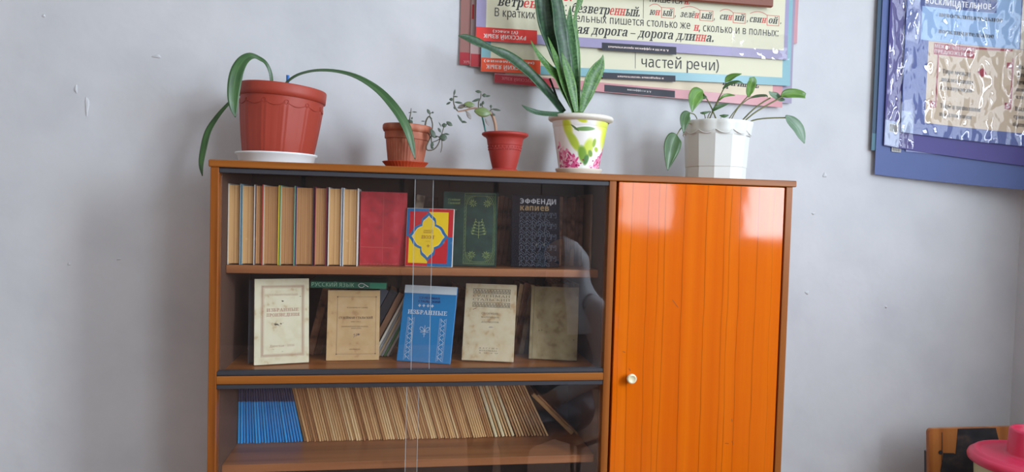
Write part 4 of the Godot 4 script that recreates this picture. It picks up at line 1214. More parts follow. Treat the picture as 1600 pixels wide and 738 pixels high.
func booklet_shape(t: float, h: float, deep: float, y0: float, y1: float) -> SurfaceTool:
	# rounded folded spine in front, open at the back; from height y0 to y1
	var st := mb()
	var prof := [Vector2(0, -deep), Vector2(0, -t * 0.35), Vector2(t * 0.15, -t * 0.1), Vector2(t * 0.5, 0), Vector2(t * 0.85, -t * 0.1), Vector2(t, -t * 0.35), Vector2(t, -deep)]
	var n := prof.size()
	for i in n:
		var a: Vector2 = prof[i]
		var b: Vector2 = prof[(i + 1) % n]
		quad(st, Vector3(a.x, y0, a.y), Vector3(b.x, y0, b.y), Vector3(b.x, y1, b.y), Vector3(a.x, y1, a.y))
	for i in range(1, n - 1):
		tri(st, Vector3(prof[0].x, y1, prof[0].y), Vector3(prof[i].x, y1, prof[i].y), Vector3(prof[i + 1].x, y1, prof[i + 1].y))
		tri(st, Vector3(prof[0].x, y0, prof[0].y), Vector3(prof[i + 1].x, y0, prof[i + 1].y), Vector3(prof[i].x, y0, prof[i].y))
	return st

func bottom_shelf_books():
	var y := 0.8285
	var rng := RandomNumberGenerator.new()
	rng.seed = 9
	# one pattern of each kind, then copies
	var t := 0.0055
	var kinds := {}
	for k in ["blue", "blue2", "tan", "tan2", "tan3", "tan4", "pale", "fallen", "fallen2"]:
		var tt := 0.0115 if k == "fallen" else 0.0087 if k == "pale" else (0.0057 if k.begins_with("blue") else t)
		var b := Node3D.new()
		if k.begins_with("blue"):
			var m: Material = M.blue_spine if k == "blue" else M.blue_spine2
			obj("cover", booklet_shape(tt, 0.2, 0.13, 0.0, 0.111), m, null).reparent(b)
			obj("navy_top_band", booklet_shape(tt, 0.2, 0.13, 0.1111, 0.165), M.navy_band, null).reparent(b)
		else:
			var m: Material = {"tan": M.tan_spine, "tan2": M.tan_spine2, "tan3": M.tan_spine3, "tan4": M.tan_spine4, "pale": M.pale_spine, "fallen": M.tan_spine2, "fallen2": M.tan_spine4}[k]
			obj("cover", booklet_shape(tt, 0.2, 0.13, 0.0, 0.165 if k.begins_with("fallen") else 0.198), m, null).reparent(b)
		for ch in b.get_children(): ch.name = ch.name.trim_suffix("_001").get_slice("_0", 0)
		kinds[k] = b
	var place := func(k: String, x: float, lean: float, label: String, group: String, dz: float):
		var o: Node3D = kinds[k].duplicate()
		o.name = numbered("booklet")
		add_child(o)
		o.position = Vector3(x, y + 0.0003, -0.212 + dz)
		o.rotation_degrees.z = lean
		tag(o, label, "booklet", group)
	var x := 0.0215
	for i in 22:
		var lean := 12.0 * i / 21.0
		place.call("blue" if rng.randf() < 0.6 else "blue2", x, lean, "thin bright blue booklet with a navy top, packed in the row on the lowest shelf", "blue booklets on the lowest shelf", rng.randf_range(-0.004, 0.001))
		x += (0.1895 - 0.0215) / 22.0
	x = 0.1925
	var n := 79
	for i in n:
		var f := float(i) / n
		var lean := 13.6 + 5.0 * f
		var k: String = ["tan", "tan2", "tan3", "tan", "tan4"][rng.randi() % 5]
		place.call(k, x, lean, "thin tan paper booklet in the long tight row between the blue and the pale booklets", "tan booklets on the lowest shelf", rng.randf_range(-0.005, 0.002))
		x += (0.704 - 0.1905) / n
	var tail := ["pale", "tan2", "pale", "tan", "tan2", "pale", "tan4", "tan2", "tan", "tan4", "tan2", "tan4", "tan", "tan4", "tan2", "tan4", "tan"]
	x = 0.7075
	for i in tail.size():
		var lean := 18.7 + 8.3 * i / tail.size()
		var pale: bool = tail[i] == "pale"
		place.call(tail[i], x, lean, "thicker cream-white booklet standing out among the tan ones on the lowest shelf" if pale else "thin brown booklet at the strongly slanted end of the row", "cream booklets on the lowest shelf" if pale else "slanted booklets at the end of the row", rng.randf_range(-0.004, 0.002))
		x += (0.0116 if pale else 0.0087)
	# two that have slid down at the end
	var g := "fallen booklets at the end of the row"
	for q in [[0.9275, 46.0, "fallen", "thicker tan booklet fallen aslant beside the row on the lowest shelf"], [0.9445, 46.0, "fallen2", "brown booklet lying over the fallen tan one on the lowest shelf"]]:
		place.call(q[2], q[0], q[1], q[3], g, -0.004)
	for k in kinds: kinds[k].free()

# ------------------------------------------------------------------ plants
func fluted(n: int, depth: float, from: int, to: int) -> Callable:
	return func(a: float, i: int, r: float) -> float:
		return r - (depth * (0.5 + 0.5 * cos(a * n)) if i >= from and i <= to else 0.0)

func ellipse_soil(p: Node, at: Vector3, r: float, tilt := Basis()):
	var st := mb()
	lathe(st, at, [Vector2(r, -0.002), Vector2(r * 0.85, 0.001), Vector2(r * 0.5, 0.004), Vector2(0.0, 0.005)], 28, func(a, i, rr): return rr * (1.0 + 0.02 * sin(a * 5.0 + i)), tilt)
	obj("soil", st, M.soil, p)

func plants():
	var terra := mat(c8(160, 58, 40), 0.55)
	var terra_dull := mat(Color.WHITE, 0.62, {"uv1_triplanar": true})
	terra_dull.albedo_texture = noise_tex(128, 81, 0.03, [[0.0, c8(150, 84, 62)], [0.55, c8(166, 92, 66)], [0.85, c8(186, 124, 98)], [1.0, c8(206, 160, 136)]], 5)
	terra_dull.uv1_scale = Vector3(7, 3, 7)
	var red_plastic := mat(c8(164, 52, 44), 0.55)
	var white_plastic := mat(c8(226, 230, 230), 0.4)
	# --- A: big pot with strap leaves
	var leaf_green := mat(Color.WHITE, 0.38, {"backlight_enabled": true, "backlight": c8(50, 70, 20)})
	leaf_green.albedo_texture = leaf_tex(256, 82, c8(62, 98, 50), c8(52, 88, 42), c8(40, 72, 38), 0.3, c8(86, 122, 70))
	var at := Vector3(0.117, TOP + 0.0145, -0.19)
	var tilt := Basis(Vector3.BACK, deg_to_rad(-3.6))
	var st := mb()
	lathe(st, Vector3(0.1145, TOP, -0.19), [Vector2(0.0, 0.0), Vector2(0.088, 0.0), Vector2(0.088, 0.0), Vector2(0.092, 0.006), Vector2(0.096, 0.024), Vector2(0.1015, 0.027), Vector2(0.1015, 0.031), Vector2(0.0985, 0.031), Vector2(0.0945, 0.027), Vector2(0.0905, 0.008), Vector2(0.0, 0.0065)], 56)
	tag(obj("plant_saucer", st, white_plastic), "white plastic saucer under the large terracotta pot", "saucer")
	var a := thing("potted_strap_plant", "large terracotta-red fluted pot with long arching strap leaves", "potted plant", at)
	st = mb()
	var ribs := func(ang: float, i: int, r: float) -> float:
		if i < 3 or i > 7: return r
		var cell := fposmod(ang * 12.0 / TAU, 1.0)
		var rib := 0.0012 * (0.5 + 0.5 * cos(cell * TAU * 5.0)) if cell > 0.28 and cell < 0.72 else 0.0
		return r + rib + (0.0006 if cell > 0.22 and cell < 0.78 else 0.0)
	lathe(st, at, [Vector2(0.0, -0.005), Vector2(0.083, -0.005), Vector2(0.083, -0.005), Vector2(0.0845, 0.0), Vector2(0.0925, 0.055), Vector2(0.0975, 0.095), Vector2(0.1005, 0.125), Vector2(0.1012, 0.13), Vector2(0.1022, 0.14), Vector2(0.103, 0.155), Vector2(0.103, 0.155), Vector2(0.1075, 0.156), Vector2(0.108, 0.168), Vector2(0.1085, 0.183), Vector2(0.107, 0.186), Vector2(0.104, 0.186), Vector2(0.103, 0.183), Vector2(0.1, 0.15), Vector2(0.09, 0.06)], 240, ribs, tilt)
	var pot := obj("pot", st, terra, a)
	# scalloped band with round bosses
	st = mb()
	for k in 12:
		var ang := TAU * (k + 0.0) / 12
		var pts := []
		var rad := []
		for q in 9:
			var aa := ang + (q / 8.0 - 0.5) * TAU / 12 * 0.92
			var yy := 0.139 - 0.008 * sin(PI * q / 8.0)
			pts.append(at + tilt * Vector3(0.1025 * cos(aa), yy, -0.1025 * sin(aa)))
			rad.append(0.0011)
		tube(st, pts, rad, 6)
		var ba := ang + TAU / 24
		var ring := []
		var rr := []
		for q in 13:
			var th := TAU * q / 12
			ring.append(at + tilt * Vector3(0.1028 * cos(ba + 0.05 * cos(th)), 0.14 + 0.0052 * sin(th), -0.1028 * sin(ba + 0.05 * cos(th))))
			rr.append(0.0009)
		tube(st, ring, rr, 6)
	obj("embossed_band", st, terra, pot)
	ellipse_soil(a, at + tilt * Vector3(0, 0.15, 0), 0.1, tilt)
	var faces := [Vector3(0.0, 0.75, 0.65), Vector3(0.25, 0.35, 0.9), Vector3(-0.3, 0.3, 0.9)]
	for k in 3:
		st = mb()
		blade(st, STRAP_LEAVES[k], faces[k], 0.3, 0.0022, 4)
		obj("leaf", st, leaf_green, a)
	st = mb()
	tube(st, [Vector3(0.132, TOP + 0.165, -0.235), Vector3(0.132, TOP + 0.243, -0.235)], [0.004, 0.004], 10)
	obj("plant_stake", st, mat(c8(36, 110, 196), 0.4), a)
	# --- B: dull terracotta pot, trailing succulent
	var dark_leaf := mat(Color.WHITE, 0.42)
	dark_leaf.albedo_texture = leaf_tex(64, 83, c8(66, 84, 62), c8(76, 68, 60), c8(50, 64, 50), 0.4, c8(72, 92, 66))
	var plump_leaf := mat(Color.WHITE, 0.38)
	plump_leaf.albedo_texture = leaf_tex(64, 85, c8(118, 138, 82), c8(128, 120, 96), c8(92, 112, 66), 0.4, c8(126, 146, 92))
	var mauve_leaf := mat(Color.WHITE, 0.45)
	mauve_leaf.albedo_texture = leaf_tex(64, 86, c8(140, 132, 124), c8(120, 106, 104), c8(108, 100, 96), 0.4, c8(140, 134, 124))
	var bark := mat(c8(170, 136, 112), 0.7)
	var thin_stem := mat(c8(88, 84, 66), 0.6)
	at = Vector3(0.4435, TOP, -0.17)
	st = mb()
	lathe(st, at, [Vector2(0.0, 0.0), Vector2(0.044, 0.0), Vector2(0.044, 0.0), Vector2(0.0455, 0.004), Vector2(0.059, 0.019), Vector2(0.0605, 0.021), Vector2(0.058, 0.022), Vector2(0.045, 0.007), Vector2(0.0, 0.005)], 160, fluted(40, 0.0018, 3, 4))
	tag(obj("plant_saucer", st, mat(c8(178, 66, 36), 0.5)), "orange-red fluted saucer under the dull brown pot", "saucer")
	var tb := Basis(Vector3.BACK, deg_to_rad(-2.0))
	at = Vector3(0.4435, TOP + 0.0058, -0.17)
	var b := thing("potted_trailing_plant", "dull brown clay-coloured pot with small-leaved succulent trailing over its side", "potted plant", at)
	st = mb()
	lathe(st, at, [Vector2(0.0, 0.0), Vector2(0.044, 0.0), Vector2(0.044, 0.0), Vector2(0.0455, 0.008), Vector2(0.051, 0.045), Vector2(0.0548, 0.0735), Vector2(0.0548, 0.0735), Vector2(0.0575, 0.0745), Vector2(0.0575, 0.0745), Vector2(0.0588, 0.092), Vector2(0.0588, 0.092), Vector2(0.0618, 0.093), Vector2(0.0645, 0.1), Vector2(0.0645, 0.108), Vector2(0.062, 0.1115), Vector2(0.059, 0.1115), Vector2(0.0575, 0.108), Vector2(0.054, 0.08)], 160, fluted(40, 0.0011, 3, 5), tb)
	obj("pot", st, terra_dull, b)
	ellipse_soil(b, at + tb * Vector3(0, 0.095, 0), 0.055, tb)
	for r in TRAIL_STEMS:
		st = mb()
		stem(st, r, 6)
		obj("stem", st, thin_stem, b)
	for k in TRAIL_LEAVES.size():
		st = mb()
		fleshy(st, TRAIL_LEAVES[k], 0.35)
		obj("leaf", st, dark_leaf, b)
	# --- C: red pot, jade plant
	at = Vector3(0.7065, TOP, -0.165)
	var c := thing("potted_jade_plant", "small red flared pot with a bent jade plant and a green stick", "potted plant", at)
	st = mb()
	lathe(st, at, [Vector2(0.0, 0.0), Vector2(0.0365, 0.0), Vector2(0.0365, 0.0), Vector2(0.038, 0.003), Vector2(0.0375, 0.009), Vector2(0.034, 0.012), Vector2(0.0318, 0.0135), Vector2(0.0318, 0.0135), Vector2(0.0375, 0.034), Vector2(0.0425, 0.058), Vector2(0.0452, 0.0745), Vector2(0.0452, 0.0745), Vector2(0.0465, 0.076), Vector2(0.0465, 0.076), Vector2(0.0488, 0.091), Vector2(0.052, 0.096), Vector2(0.0585, 0.099), Vector2(0.0625, 0.1025), Vector2(0.062, 0.107), Vector2(0.0585, 0.1085), Vector2(0.048, 0.1085), Vector2(0.0465, 0.105), Vector2(0.043, 0.08)], 64)
	var cp := obj("pot", st, red_plastic, c)
	st = mb()
	for k in 30:
		var ang := TAU * k / 30
		for q in 3:
			var aa := ang + (q - 1) * 0.06
			var yy := 0.066 + 0.004 * (1.0 if q == 1 else -0.6)
			var rr := 0.0432 + (yy - 0.06) * 0.16
			var p0 := at + Vector3(rr * cos(aa), yy - 0.0025, -rr * sin(aa))
			var p1 := at + Vector3(rr * cos(aa), yy + 0.0025, -rr * sin(aa))
			tube(st, [p0, (p0 + p1) / 2, p1], [0.0005, 0.0014, 0.0005], 6)
	obj("embossed_band", st, red_plastic, cp)
	ellipse_soil(c, at + Vector3(0, 0.09, 0), 0.0455)
	for k in JADE_STEMS.size():
		st = mb()
		stem(st, JADE_STEMS[k], 8)
		obj("stem", st, bark if k == 0 else mat(c8(132, 126, 104), 0.6) if k in [5, 6] else thin_stem, c)
	for k in JADE_LEAVES.size():
		st = mb()
		fleshy(st, JADE_LEAVES[k], 0.8 if k == 0 else 0.5)
		obj("leaf", st, plump_leaf if k in [0, 1] else mauve_leaf if k in [2, 3, 20] else dark_leaf, c)  # small leaves take the dark tone: their shaded side is put into the colour
	st = mb()
	stem(st, JADE_STICK, 8)
	obj("plant_stake", st, mat(c8(20, 110, 100), 0.35), c)
	# --- D: flowered white pot, snake plant
	at = Vector3(0.9175, TOP, -0.185)
	st = mb()
	lathe(st, at, [Vector2(0.0, 0.0), Vector2(0.054, 0.0), Vector2(0.054, 0.0), Vector2(0.057, 0.004), Vector2(0.0645, 0.018), Vector2(0.0645, 0.021), Vector2(0.0625, 0.021), Vector2(0.055, 0.007), Vector2(0.0, 0.005)], 48)
	tag(obj("plant_saucer", st, mat(c8(214, 206, 190), 0.5)), "cream plastic saucer under the flower-printed pot", "saucer")
	at.y += 0.0058
	var d := thing("potted_snake_plant", "white pot printed with pink blossom holding a tall snake plant", "potted plant", at)
	st = mb()
	lathe(st, at, [Vector2(0.0528, 0.0), Vector2(0.0535, 0.004), Vector2(0.0645, 0.07), Vector2(0.0738, 0.127), Vector2(0.0738, 0.127), Vector2(0.0748, 0.1285), Vector2(0.0772, 0.146)], 96)
	var printed := mat(Color.WHITE, 0.35)
	printed.albedo_texture = flower_tex()
	var dp := obj("pot", st, printed, d)
	st = mb()
	lathe(st, at, [Vector2(0.0775, 0.142), Vector2(0.081, 0.1435), Vector2(0.0865, 0.146), Vector2(0.0892, 0.1495), Vector2(0.0895, 0.154), Vector2(0.0875, 0.157), Vector2(0.0805, 0.1595), Vector2(0.077, 0.158), Vector2(0.0745, 0.145), Vector2(0.07, 0.11)], 64, null, Basis(Vector3.BACK, deg_to_rad(-0.5)))
	obj("rim", st, mat(c8(226, 222, 208), 0.45), dp)
	ellipse_soil(d, at + Vector3(0, 0.135, 0), 0.0735)
	var sword_dark := mat(Color.WHITE, 0.4)
	sword_dark.albedo_texture = leaf_tex(512, 87, c8(52, 86, 54), c8(62, 100, 56), c8(28, 54, 38), 1.5, c8(46, 78, 48))
	var sword_bright := mat(Color.WHITE, 0.4, {"backlight_enabled": true, "backlight": c8(40, 60, 20)})
	sword_bright.albedo_texture = leaf_tex(512, 88, c8(92, 134, 64), c8(108, 150, 70), c8(48, 88, 48), 1.2, c8(82, 124, 58))
	var sword_mid := mat(Color.WHITE, 0.4)
	sword_mid.albedo_texture = leaf_tex(512, 89, c8(92, 136, 84), c8(128, 166, 104), c8(44, 82, 50), 1.3, c8(80, 122, 72))
	var sf := [Vector3(0.2, 0.3, 0.93), Vector3(0.0, 0.35, 0.94), Vector3(0.5, 0.1, 0.85), Vector3(0.15, 0.0, 1.0), Vector3(0.35, 0.0, 0.95), Vector3(0.6, 0.1, 0.8), Vector3(0.3, 0.0, 0.95), Vector3(-0.2, 0.0, 1.0), Vector3(0.5, 0.0, 0.85), Vector3(0.3, 0.0, 0.95)]
	for k in SWORD_LEAVES.size():
		st = mb()
		blade(st, SWORD_LEAVES[k][1], sf[k], 0.4, 0.004, 4, 0.06)
		obj("leaf", st, [sword_dark, sword_bright, sword_mid][SWORD_LEAVES[k][0]], d)
	st = mb()
	stem(st, SWORD_STICK, 8)
	obj("plant_stake", st, mat(c8(44, 38, 36), 0.7), d)
	# --- E: white faceted pot, arrowhead vine
	at = Vector3(1.3135, TOP, -0.175)
	var e := thing("potted_arrowhead_plant", "white twelve-sided plastic pot with broad drooping green leaves", "potted plant", at)
	var white_pot := mat(c8(222, 224, 218), 0.42)
	var facet := func(prof: Array, grp_flat: bool) -> SurfaceTool:
		var s := mb()
		for k in 12:
			var a0 := -PI / 2 + TAU * (k + 0.1) / 12
			var a1 := a0 + TAU / 12
			for i in prof.size() - 1:
				var p: Vector2 = prof[i]
				var q: Vector2 = prof[i + 1]
				var f := func(v: Vector2, ang: float) -> Vector3: return at + Vector3(v.x * cos(ang), v.y, -v.x * sin(ang))
				quad(s, f.call(p, a0), f.call(p, a1), f.call(q, a1), f.call(q, a0))
		return s
	obj("tray", facet.call([Vector2(0.0, 0.0), Vector2(0.0815, 0.0), Vector2(0.0828, 0.0015), Vector2(0.0832, 0.0365), Vector2(0.0822, 0.0375), Vector2(0.079, 0.0375)], true), white_pot, e)
	var ep := obj("pot", facet.call([Vector2(0.078, 0.03), Vector2(0.0835, 0.0385), Vector2(0.0842, 0.0392), Vector2(0.0893, 0.128)], true), white_pot, e)
	# scalloped rim: twelve shallow bulges, each ending in a lip
	st = mb()
	var scal := func(ang: float, i: int, r: float) -> float:
		var cell := fposmod((ang + PI / 2) * 12.0 / TAU - 0.1, 1.0)
		return r + (0.0035 * sin(PI * cell) if i >= 1 and i <= 5 else 0.0)
	lathe(st, at, [Vector2(0.0885, 0.126), Vector2(0.0896, 0.133), Vector2(0.0905, 0.142), Vector2(0.0925, 0.154), Vector2(0.0945, 0.1625), Vector2(0.0935, 0.1655), Vector2(0.0905, 0.166), Vector2(0.089, 0.163), Vector2(0.085, 0.12)], 144, scal, Basis(Vector3.BACK, deg_to_rad(-0.8)))
	obj("scalloped_rim", st, white_pot, ep)
	st = mb()
	for k in 12:
		var a0 := -PI / 2 + TAU * (k + 0.1) / 12
		var pts := []
		var rad := []
		for q in 7:
			var aa := a0 + TAU / 12 * (0.02 + 0.96 * q / 6.0)
			var yy := 0.1385 - 0.010 * sin(PI * q / 6.0)
			var rr := 0.0915 + 0.0028 * sin(PI * q / 6.0)
			pts.append(at + Vector3(rr * cos(aa), yy, -rr * sin(aa)))
			rad.append(0.0012)
		tube(st, pts, rad, 6)
	obj("scallop_edge", st, white_pot, ep)
	ellipse_soil(e, at + Vector3(0, 0.145, 0), 0.087)
	var pet := mat(c8(110, 112, 66), 0.5)
	for r in ARROW_PETIOLES:
		st = mb()
		stem(st, r, 6)
		obj("petiole", st, pet, e)
	var tones := []
	for q in [[c8(60, 96, 42), c8(46, 78, 36)], [c8(94, 138, 46), c8(70, 112, 40)], [c8(82, 114, 76), c8(68, 98, 64)], [c8(110, 138, 110), c8(82, 114, 84)]]:
		var m := mat(Color.WHITE, 0.35, {"backlight_enabled": true, "backlight": c8(60, 80, 20)})
		m.albedo_texture = leaf_tex(96, 90 + tones.size(), q[0], q[0], q[1], 0.4, q[0].lightened(0.2))
		tones.append(m)
	for k in ARROW_BLADES.size():
		st = mb()
		var rows: Array = ARROW_BLADES[k][1]
		blade(st, rows, Vector3(0.1, 0.25, 0.95) if k != 4 and k != 5 else Vector3(0.0, 0.6, 0.8), 0.3, 0.0012, 4)
		obj("leaf", st, tones[ARROW_BLADES[k][0]], e)

# ------------------------------------------------------------------ charts
func hung(z0: float, y0: float, curl: float, ph := 0.0) -> Callable:
	return func(s: float, t: float, l: float) -> Vector3:
		var e := exp(-max(t - y0, 0.0) / 0.07)
		return Vector3(s, t, z0 + l + curl * e * (1.0 + 0.35 * sin(s * 5.0 + ph)) + 0.0012 * sin(s * 9.0 + ph) * sin(t * 7.0))

func chart(label: String, x0: float, x1: float, y0: float, y1: float, map: Callable, border: Color) -> Node3D:
	var c := thing("wall_chart", label, "chart", map.call(x0, y0, 0.0), "laminated charts over the bookcase")
	var st := mb()
	slab(st, map, x0, x1, y0, y1, 36, 24, 0.0, 0.0014)
	obj("sheet", st, mat(border, 0.3), c)
	return c

func print_panel(called: String, c: Node3D, map: Callable, x0: float, x1: float, y0: float, y1: float, col: Color, lo := 0.0014, rough := 0.55) -> MeshInstance3D:
	var st := mb()
	slab(st, map, x0, x1, y0, y1, 36, 16, lo, lo + 0.0003)
	return obj(called, st, mat(col, rough), c)

func middle_charts():
	var cream := c8(218, 215, 186)
	var L := 0.0022
	# backmost sheets, seen as strips at the sides
	var m := hung(-0.3655, 1.886, 0.004)
	var c := chart("brownish chart with a dark red foot label, showing left of the purple-bordered one", 0.595, 1.2, 1.886, 2.62, m, c8(150, 104, 96))
	print_panel("red_label", c, m, 0.5955, 0.80, 1.8865, 1.922, c8(168, 36, 48))
	var st := mb()
	write(st, m, "РУССКИЙ ЯЗЫК", sans_bold, 0.606, 0.70, 1.8905, 0.008, L, 0, true)
	obj("lettering", st, plain(c8(196, 120, 120)), c)
	m = hung(-0.3625, 1.8815, 0.004, 1.0)
	c = chart("pinkish-grey chart with a red foot label, second strip left of the purple-bordered one", 0.6255, 1.25, 1.8815, 2.62, m, c8(178, 150, 146))
	print_panel("red_label", c, m, 0.627, 0.81, 1.882, 1.919, c8(176, 42, 50))
	print_panel("red_block", c, m, 0.6275, 0.634, 2.02, 2.062, c8(190, 40, 46))
	m = hung(-0.366, 2.016, 0.003, 2.0)
	c = chart("dusty pink chart showing as a strip beyond the upper right corner of the charts", 1.3, 1.66, 2.016, 2.62, m, c8(196, 140, 146))
	m = hung(-0.363, 1.8265, 0.003, 2.6)
	c = chart("mauve chart showing below and right of the teal-bordered one", 1.25, 1.6475, 1.8265, 2.62, m, c8(146, 136, 160))
	# third: pink border
	m = hung(-0.359, 1.822, 0.004, 0.6)
	var tilted := func(s: float, t: float, l: float) -> Vector3: return m.call(s, t - 0.0305 * (s - 0.698) + 0.0165, l)
	c = chart("pink-bordered chart hanging lowest of the middle charts", 0.698, 1.612, 1.822, 2.62, tilted, c8(196, 128, 132))
	print_panel("cream_panel", c, tilted, 0.73, 1.578, 1.85, 2.6, c8(222, 206, 178))
	print_panel("red_label", c, tilted, 0.6985, 0.868, 1.8225, 1.846, c8(170, 36, 50), 0.0016)
	print_panel("black_label", c, tilted, 1.033, 1.2565, 1.8235, 1.8445, c8(34, 36, 48), 0.0016)
	st = mb()
	write(st, tilted, "причинил.", serif_bold, 1.41, 1.53, 1.8755, 0.03, L, 0.2)
	obj("lettering", st, M.black_ink, c)
	st = mb()
	write(st, tilted, "А. Н. и с суффиксами", sans_bold, 1.105, 1.18, 1.832, 0.0055, L, 0, true)
	obj("label_lettering", st, plain(c8(196, 192, 190)), c)
	st = mb()
	write(st, tilted, "РУССКИЙ ЯЗЫК", sans_bold, 0.72, 0.81, 1.832, 0.009, L, 0, true)
	obj("red_label_lettering", st, plain(c8(206, 110, 116)), c)
	# second: teal border
	m = hung(-0.353, 1.8665, 0.005, 1.8)
	tilted = func(s: float, t: float, l: float) -> Vector3: return m.call(s, t + 0.0125 * (s - 0.6565), l)
	c = chart("teal-bordered chart with large black words and an orange foot label", 0.6565, 1.6335, 1.8665, 2.62, tilted, c8(124, 172, 180))
	print_panel("cream_panel", c, tilted, 0.6845, 1.606, 1.8915, 2.6, cream)
	var lab := print_panel("orange_label", c, tilted, 0.657, 0.833, 1.867, 1.9075, c8(226, 78, 34), 0.0016)
	print_panel("black_label", c, tilted, 1.0243, 1.2533, 1.8622, 1.881, c8(34, 36, 48), 0.0016)
	st = mb()
	write(st, tilted, "частей речи)", sans, 1.1445, 1.393, 1.9025, 0.0325, L)
	line(st, tilted, [Vector2(1.1255, 1.898), Vector2(1.1245, 1.95)], 0.0012, L)
	obj("lettering", st, M.black_ink, c)
	st = mb()
	write(st, tilted, "РУССКИЙ ЯЗЫК", sans_bold, 0.672, 0.80, 1.8765, 0.0115, L, 0, true)
	write(st, tilted, "(местоимение)", sans_bold, 0.665, 0.815, 1.894, 0.0075, L, 0, true)
	write(st, tilted, "и порядковые числительные", sans_bold, 1.07, 1.215, 1.867, 0.006, L, 0, true)
	obj("label_lettering", st, plain(c8(226, 206, 196)), c)
	# front: purple border
	m = hung(-0.347, 1.953, 0.007, 2.8)
	tilted = func(s: float, t: float, l: float) -> Vector3: return m.call(s, t + 0.005 * (s - 0.6387), l)
	c = chart("purple-bordered chart with rows of black and red grammar examples", 0.6387, 1.6175, 1.953, 2.62, tilted, c8(150, 142, 176))
	print_panel("cream_panel", c, tilted, 0.6675, 1.6045, 1.9815, 2.6, cream)
	print_panel("red_label", c, tilted, 0.639, 0.8195, 1.9535, 1.9935, c8(218, 50, 40), 0.0016)
	print_panel("black_label", c, tilted, 1.016, 1.2495, 1.9465, 1.97, c8(34, 36, 48), 0.0016)
	st = mb()
	write(st, tilted, "РУССКИЙ ЯЗЫК", sans_bold, 0.661, 0.786, 1.963, 0.0115, L, 0, true)
	write(st, tilted, "(VI класс)", sans_bold, 0.688, 0.762, 1.9785, 0.0085, L, 0, true)
	write(st, tilted, "А. Н и НН в суффиксах прилагательных", sans_bold, 1.035, 1.225, 1.9545, 0.0062, L, 0, true)
	obj("label_lettering", st, plain(c8(232, 214, 206)), c)
	var bk := mb()
	var rd := mb()
	var it := 0.22
	# rows from the top; red parts are the endings taught
	var run := func(parts: Array, font: Font, y: float, cap: float, slant: float):
		for p in parts: write(rd if p[0] else bk, tilted, p[1], font, p[2], p[3], y, cap, L, slant)
	run.call([[true, "НО:", 0.872, 0.921]], sans_bold, 2.0865, 0.02, 0.0)
	run.call([[false, "ветр", 0.6995, 0.7745], [true, "ен", 0.7755, 0.816], [false, "ный", 0.817, 0.872]], serif_bold, 2.0585, 0.0265, it)
	run.call([[false, "но:", 0.8745, 0.9065]], sans, 2.0565, 0.0235, 0.0)
	run.call([[false, "безветр", 0.921, 1.036], [true, "енн", 1.0375, 1.085], [false, "ый.", 1.0865, 1.131]], serif_bold, 2.0545, 0.0265, it)
	run.call([[false, "пишется", 1.1625, 1.2645]], sans, 2.1015, 0.02, 0.0)
	run.call([[true, "н.", 1.271, 1.2885]], serif_bold, 2.1015, 0.02, it)
	run.call([[false, "ю", 1.1625, 1.1785], [true, "н", 1.1795, 1.194], [false, "ый", 1.2035, 1.233], [false, ",", 1.2425, 1.2455]], serif_bold, 2.0625, 0.0195, it)
	run.call([[false, "зелё", 1.26, 1.304], [true, "н", 1.305, 1.319], [false, "ый", 1.327, 1.36], [false, ",", 1.3685, 1.3715]], serif_bold, 2.062, 0.0195, it)
	run.call([[false, "си", 1.388, 1.413], [true, "н", 1.414, 1.4275], [false, "ий", 1.4365, 1.4675], [false, ",", 1.4775, 1.4805]], serif_bold, 2.0635, 0.0195, it)
	run.call([[false, "сви", 1.4865, 1.5255], [true, "н", 1.5265, 1.541], [false, "ой", 1.5495, 1.579], [false, ".", 1.5895, 1.592]], serif_bold, 2.0625, 0.0195, it)
	run.call([[false, "В кратких прилагательных пишется столько же", 0.6925, 1.293]], sans, 2.0275, 0.0235, 0.0)
	run.call([[true, "н", 1.3035, 1.3195]], serif_bold, 2.0235, 0.0225, it)
	run.call([[false, ", сколько и в полных:", 1.321, 1.5845]], sans, 2.0235, 0.0235, 0.0)
	run.call([[false, "дли", 0.845, 0.9], [true, "нн", 0.9015, 0.9365], [false, "ая дорога – дорога дли", 0.938, 1.308], [true, "нн", 1.309, 1.343], [false, "а.", 1.3445, 1.369]], serif_bold, 1.9925, 0.026, it)
	line(bk, tilted, [Vector2(1.1435, 2.05), Vector2(1.1425, 2.13)], 0.001, L)
	for q in [[1.2005, 1.2395], [1.3235, 1.3655], [1.4325, 1.4725], [1.5455, 1.585]]:
		frame_line(rd, tilted, q[0], 2.0565, q[1], 2.087, 0.0014, L)
	for q in [[1.162, 1.2], [1.262, 1.3235], [1.3885, 1.4325], [1.488, 1.5455]]:
		var arc := []
		for k in 11:
			var u := k / 10.0
			arc.append(Vector2(lerp(q[0], q[1], u), 2.0835 + 0.0125 * pow(sin(PI * u * 0.86 + 0.3), 0.8)))
		line(rd, tilted, arc, 0.0014, L)
	obj("lettering", bk, M.black_ink, c)
	obj("red_lettering", rd, M.red_ink, c)
	# clear plastic over the lower right corner of the front chart, buckled
	var f := FastNoiseLite.new()
	f.seed = 6
	f.frequency = 4.0
	f.fractal_octaves = 3
	st = mb()
	slab(st, func(s: float, t: float, l: float) -> Vector3:
		var k: float = smoothstep(1.42, 1.6, s) * (1.0 - smoothstep(1.985, 2.03, t))
		return tilted.call(s, t, l + 0.004 + k * (0.004 * absf(f.get_noise_2d(s * 1.6 + t, t * 3.2 - s)) + 0.0008 * f.get_noise_2d(s * 2.0, t * 2.0))), 1.43, 1.622, 1.951, 2.03, 60, 30, 0.0, 0.0003)
	obj("plastic_corner", st, M.film, c)
	# wooden batten of a rolled chart above
	var s2 := mb()
	box(s2, Vector3(0.72, 2.1095, -0.332), Vector3(1.55, 2.142, -0.318), 0.003)
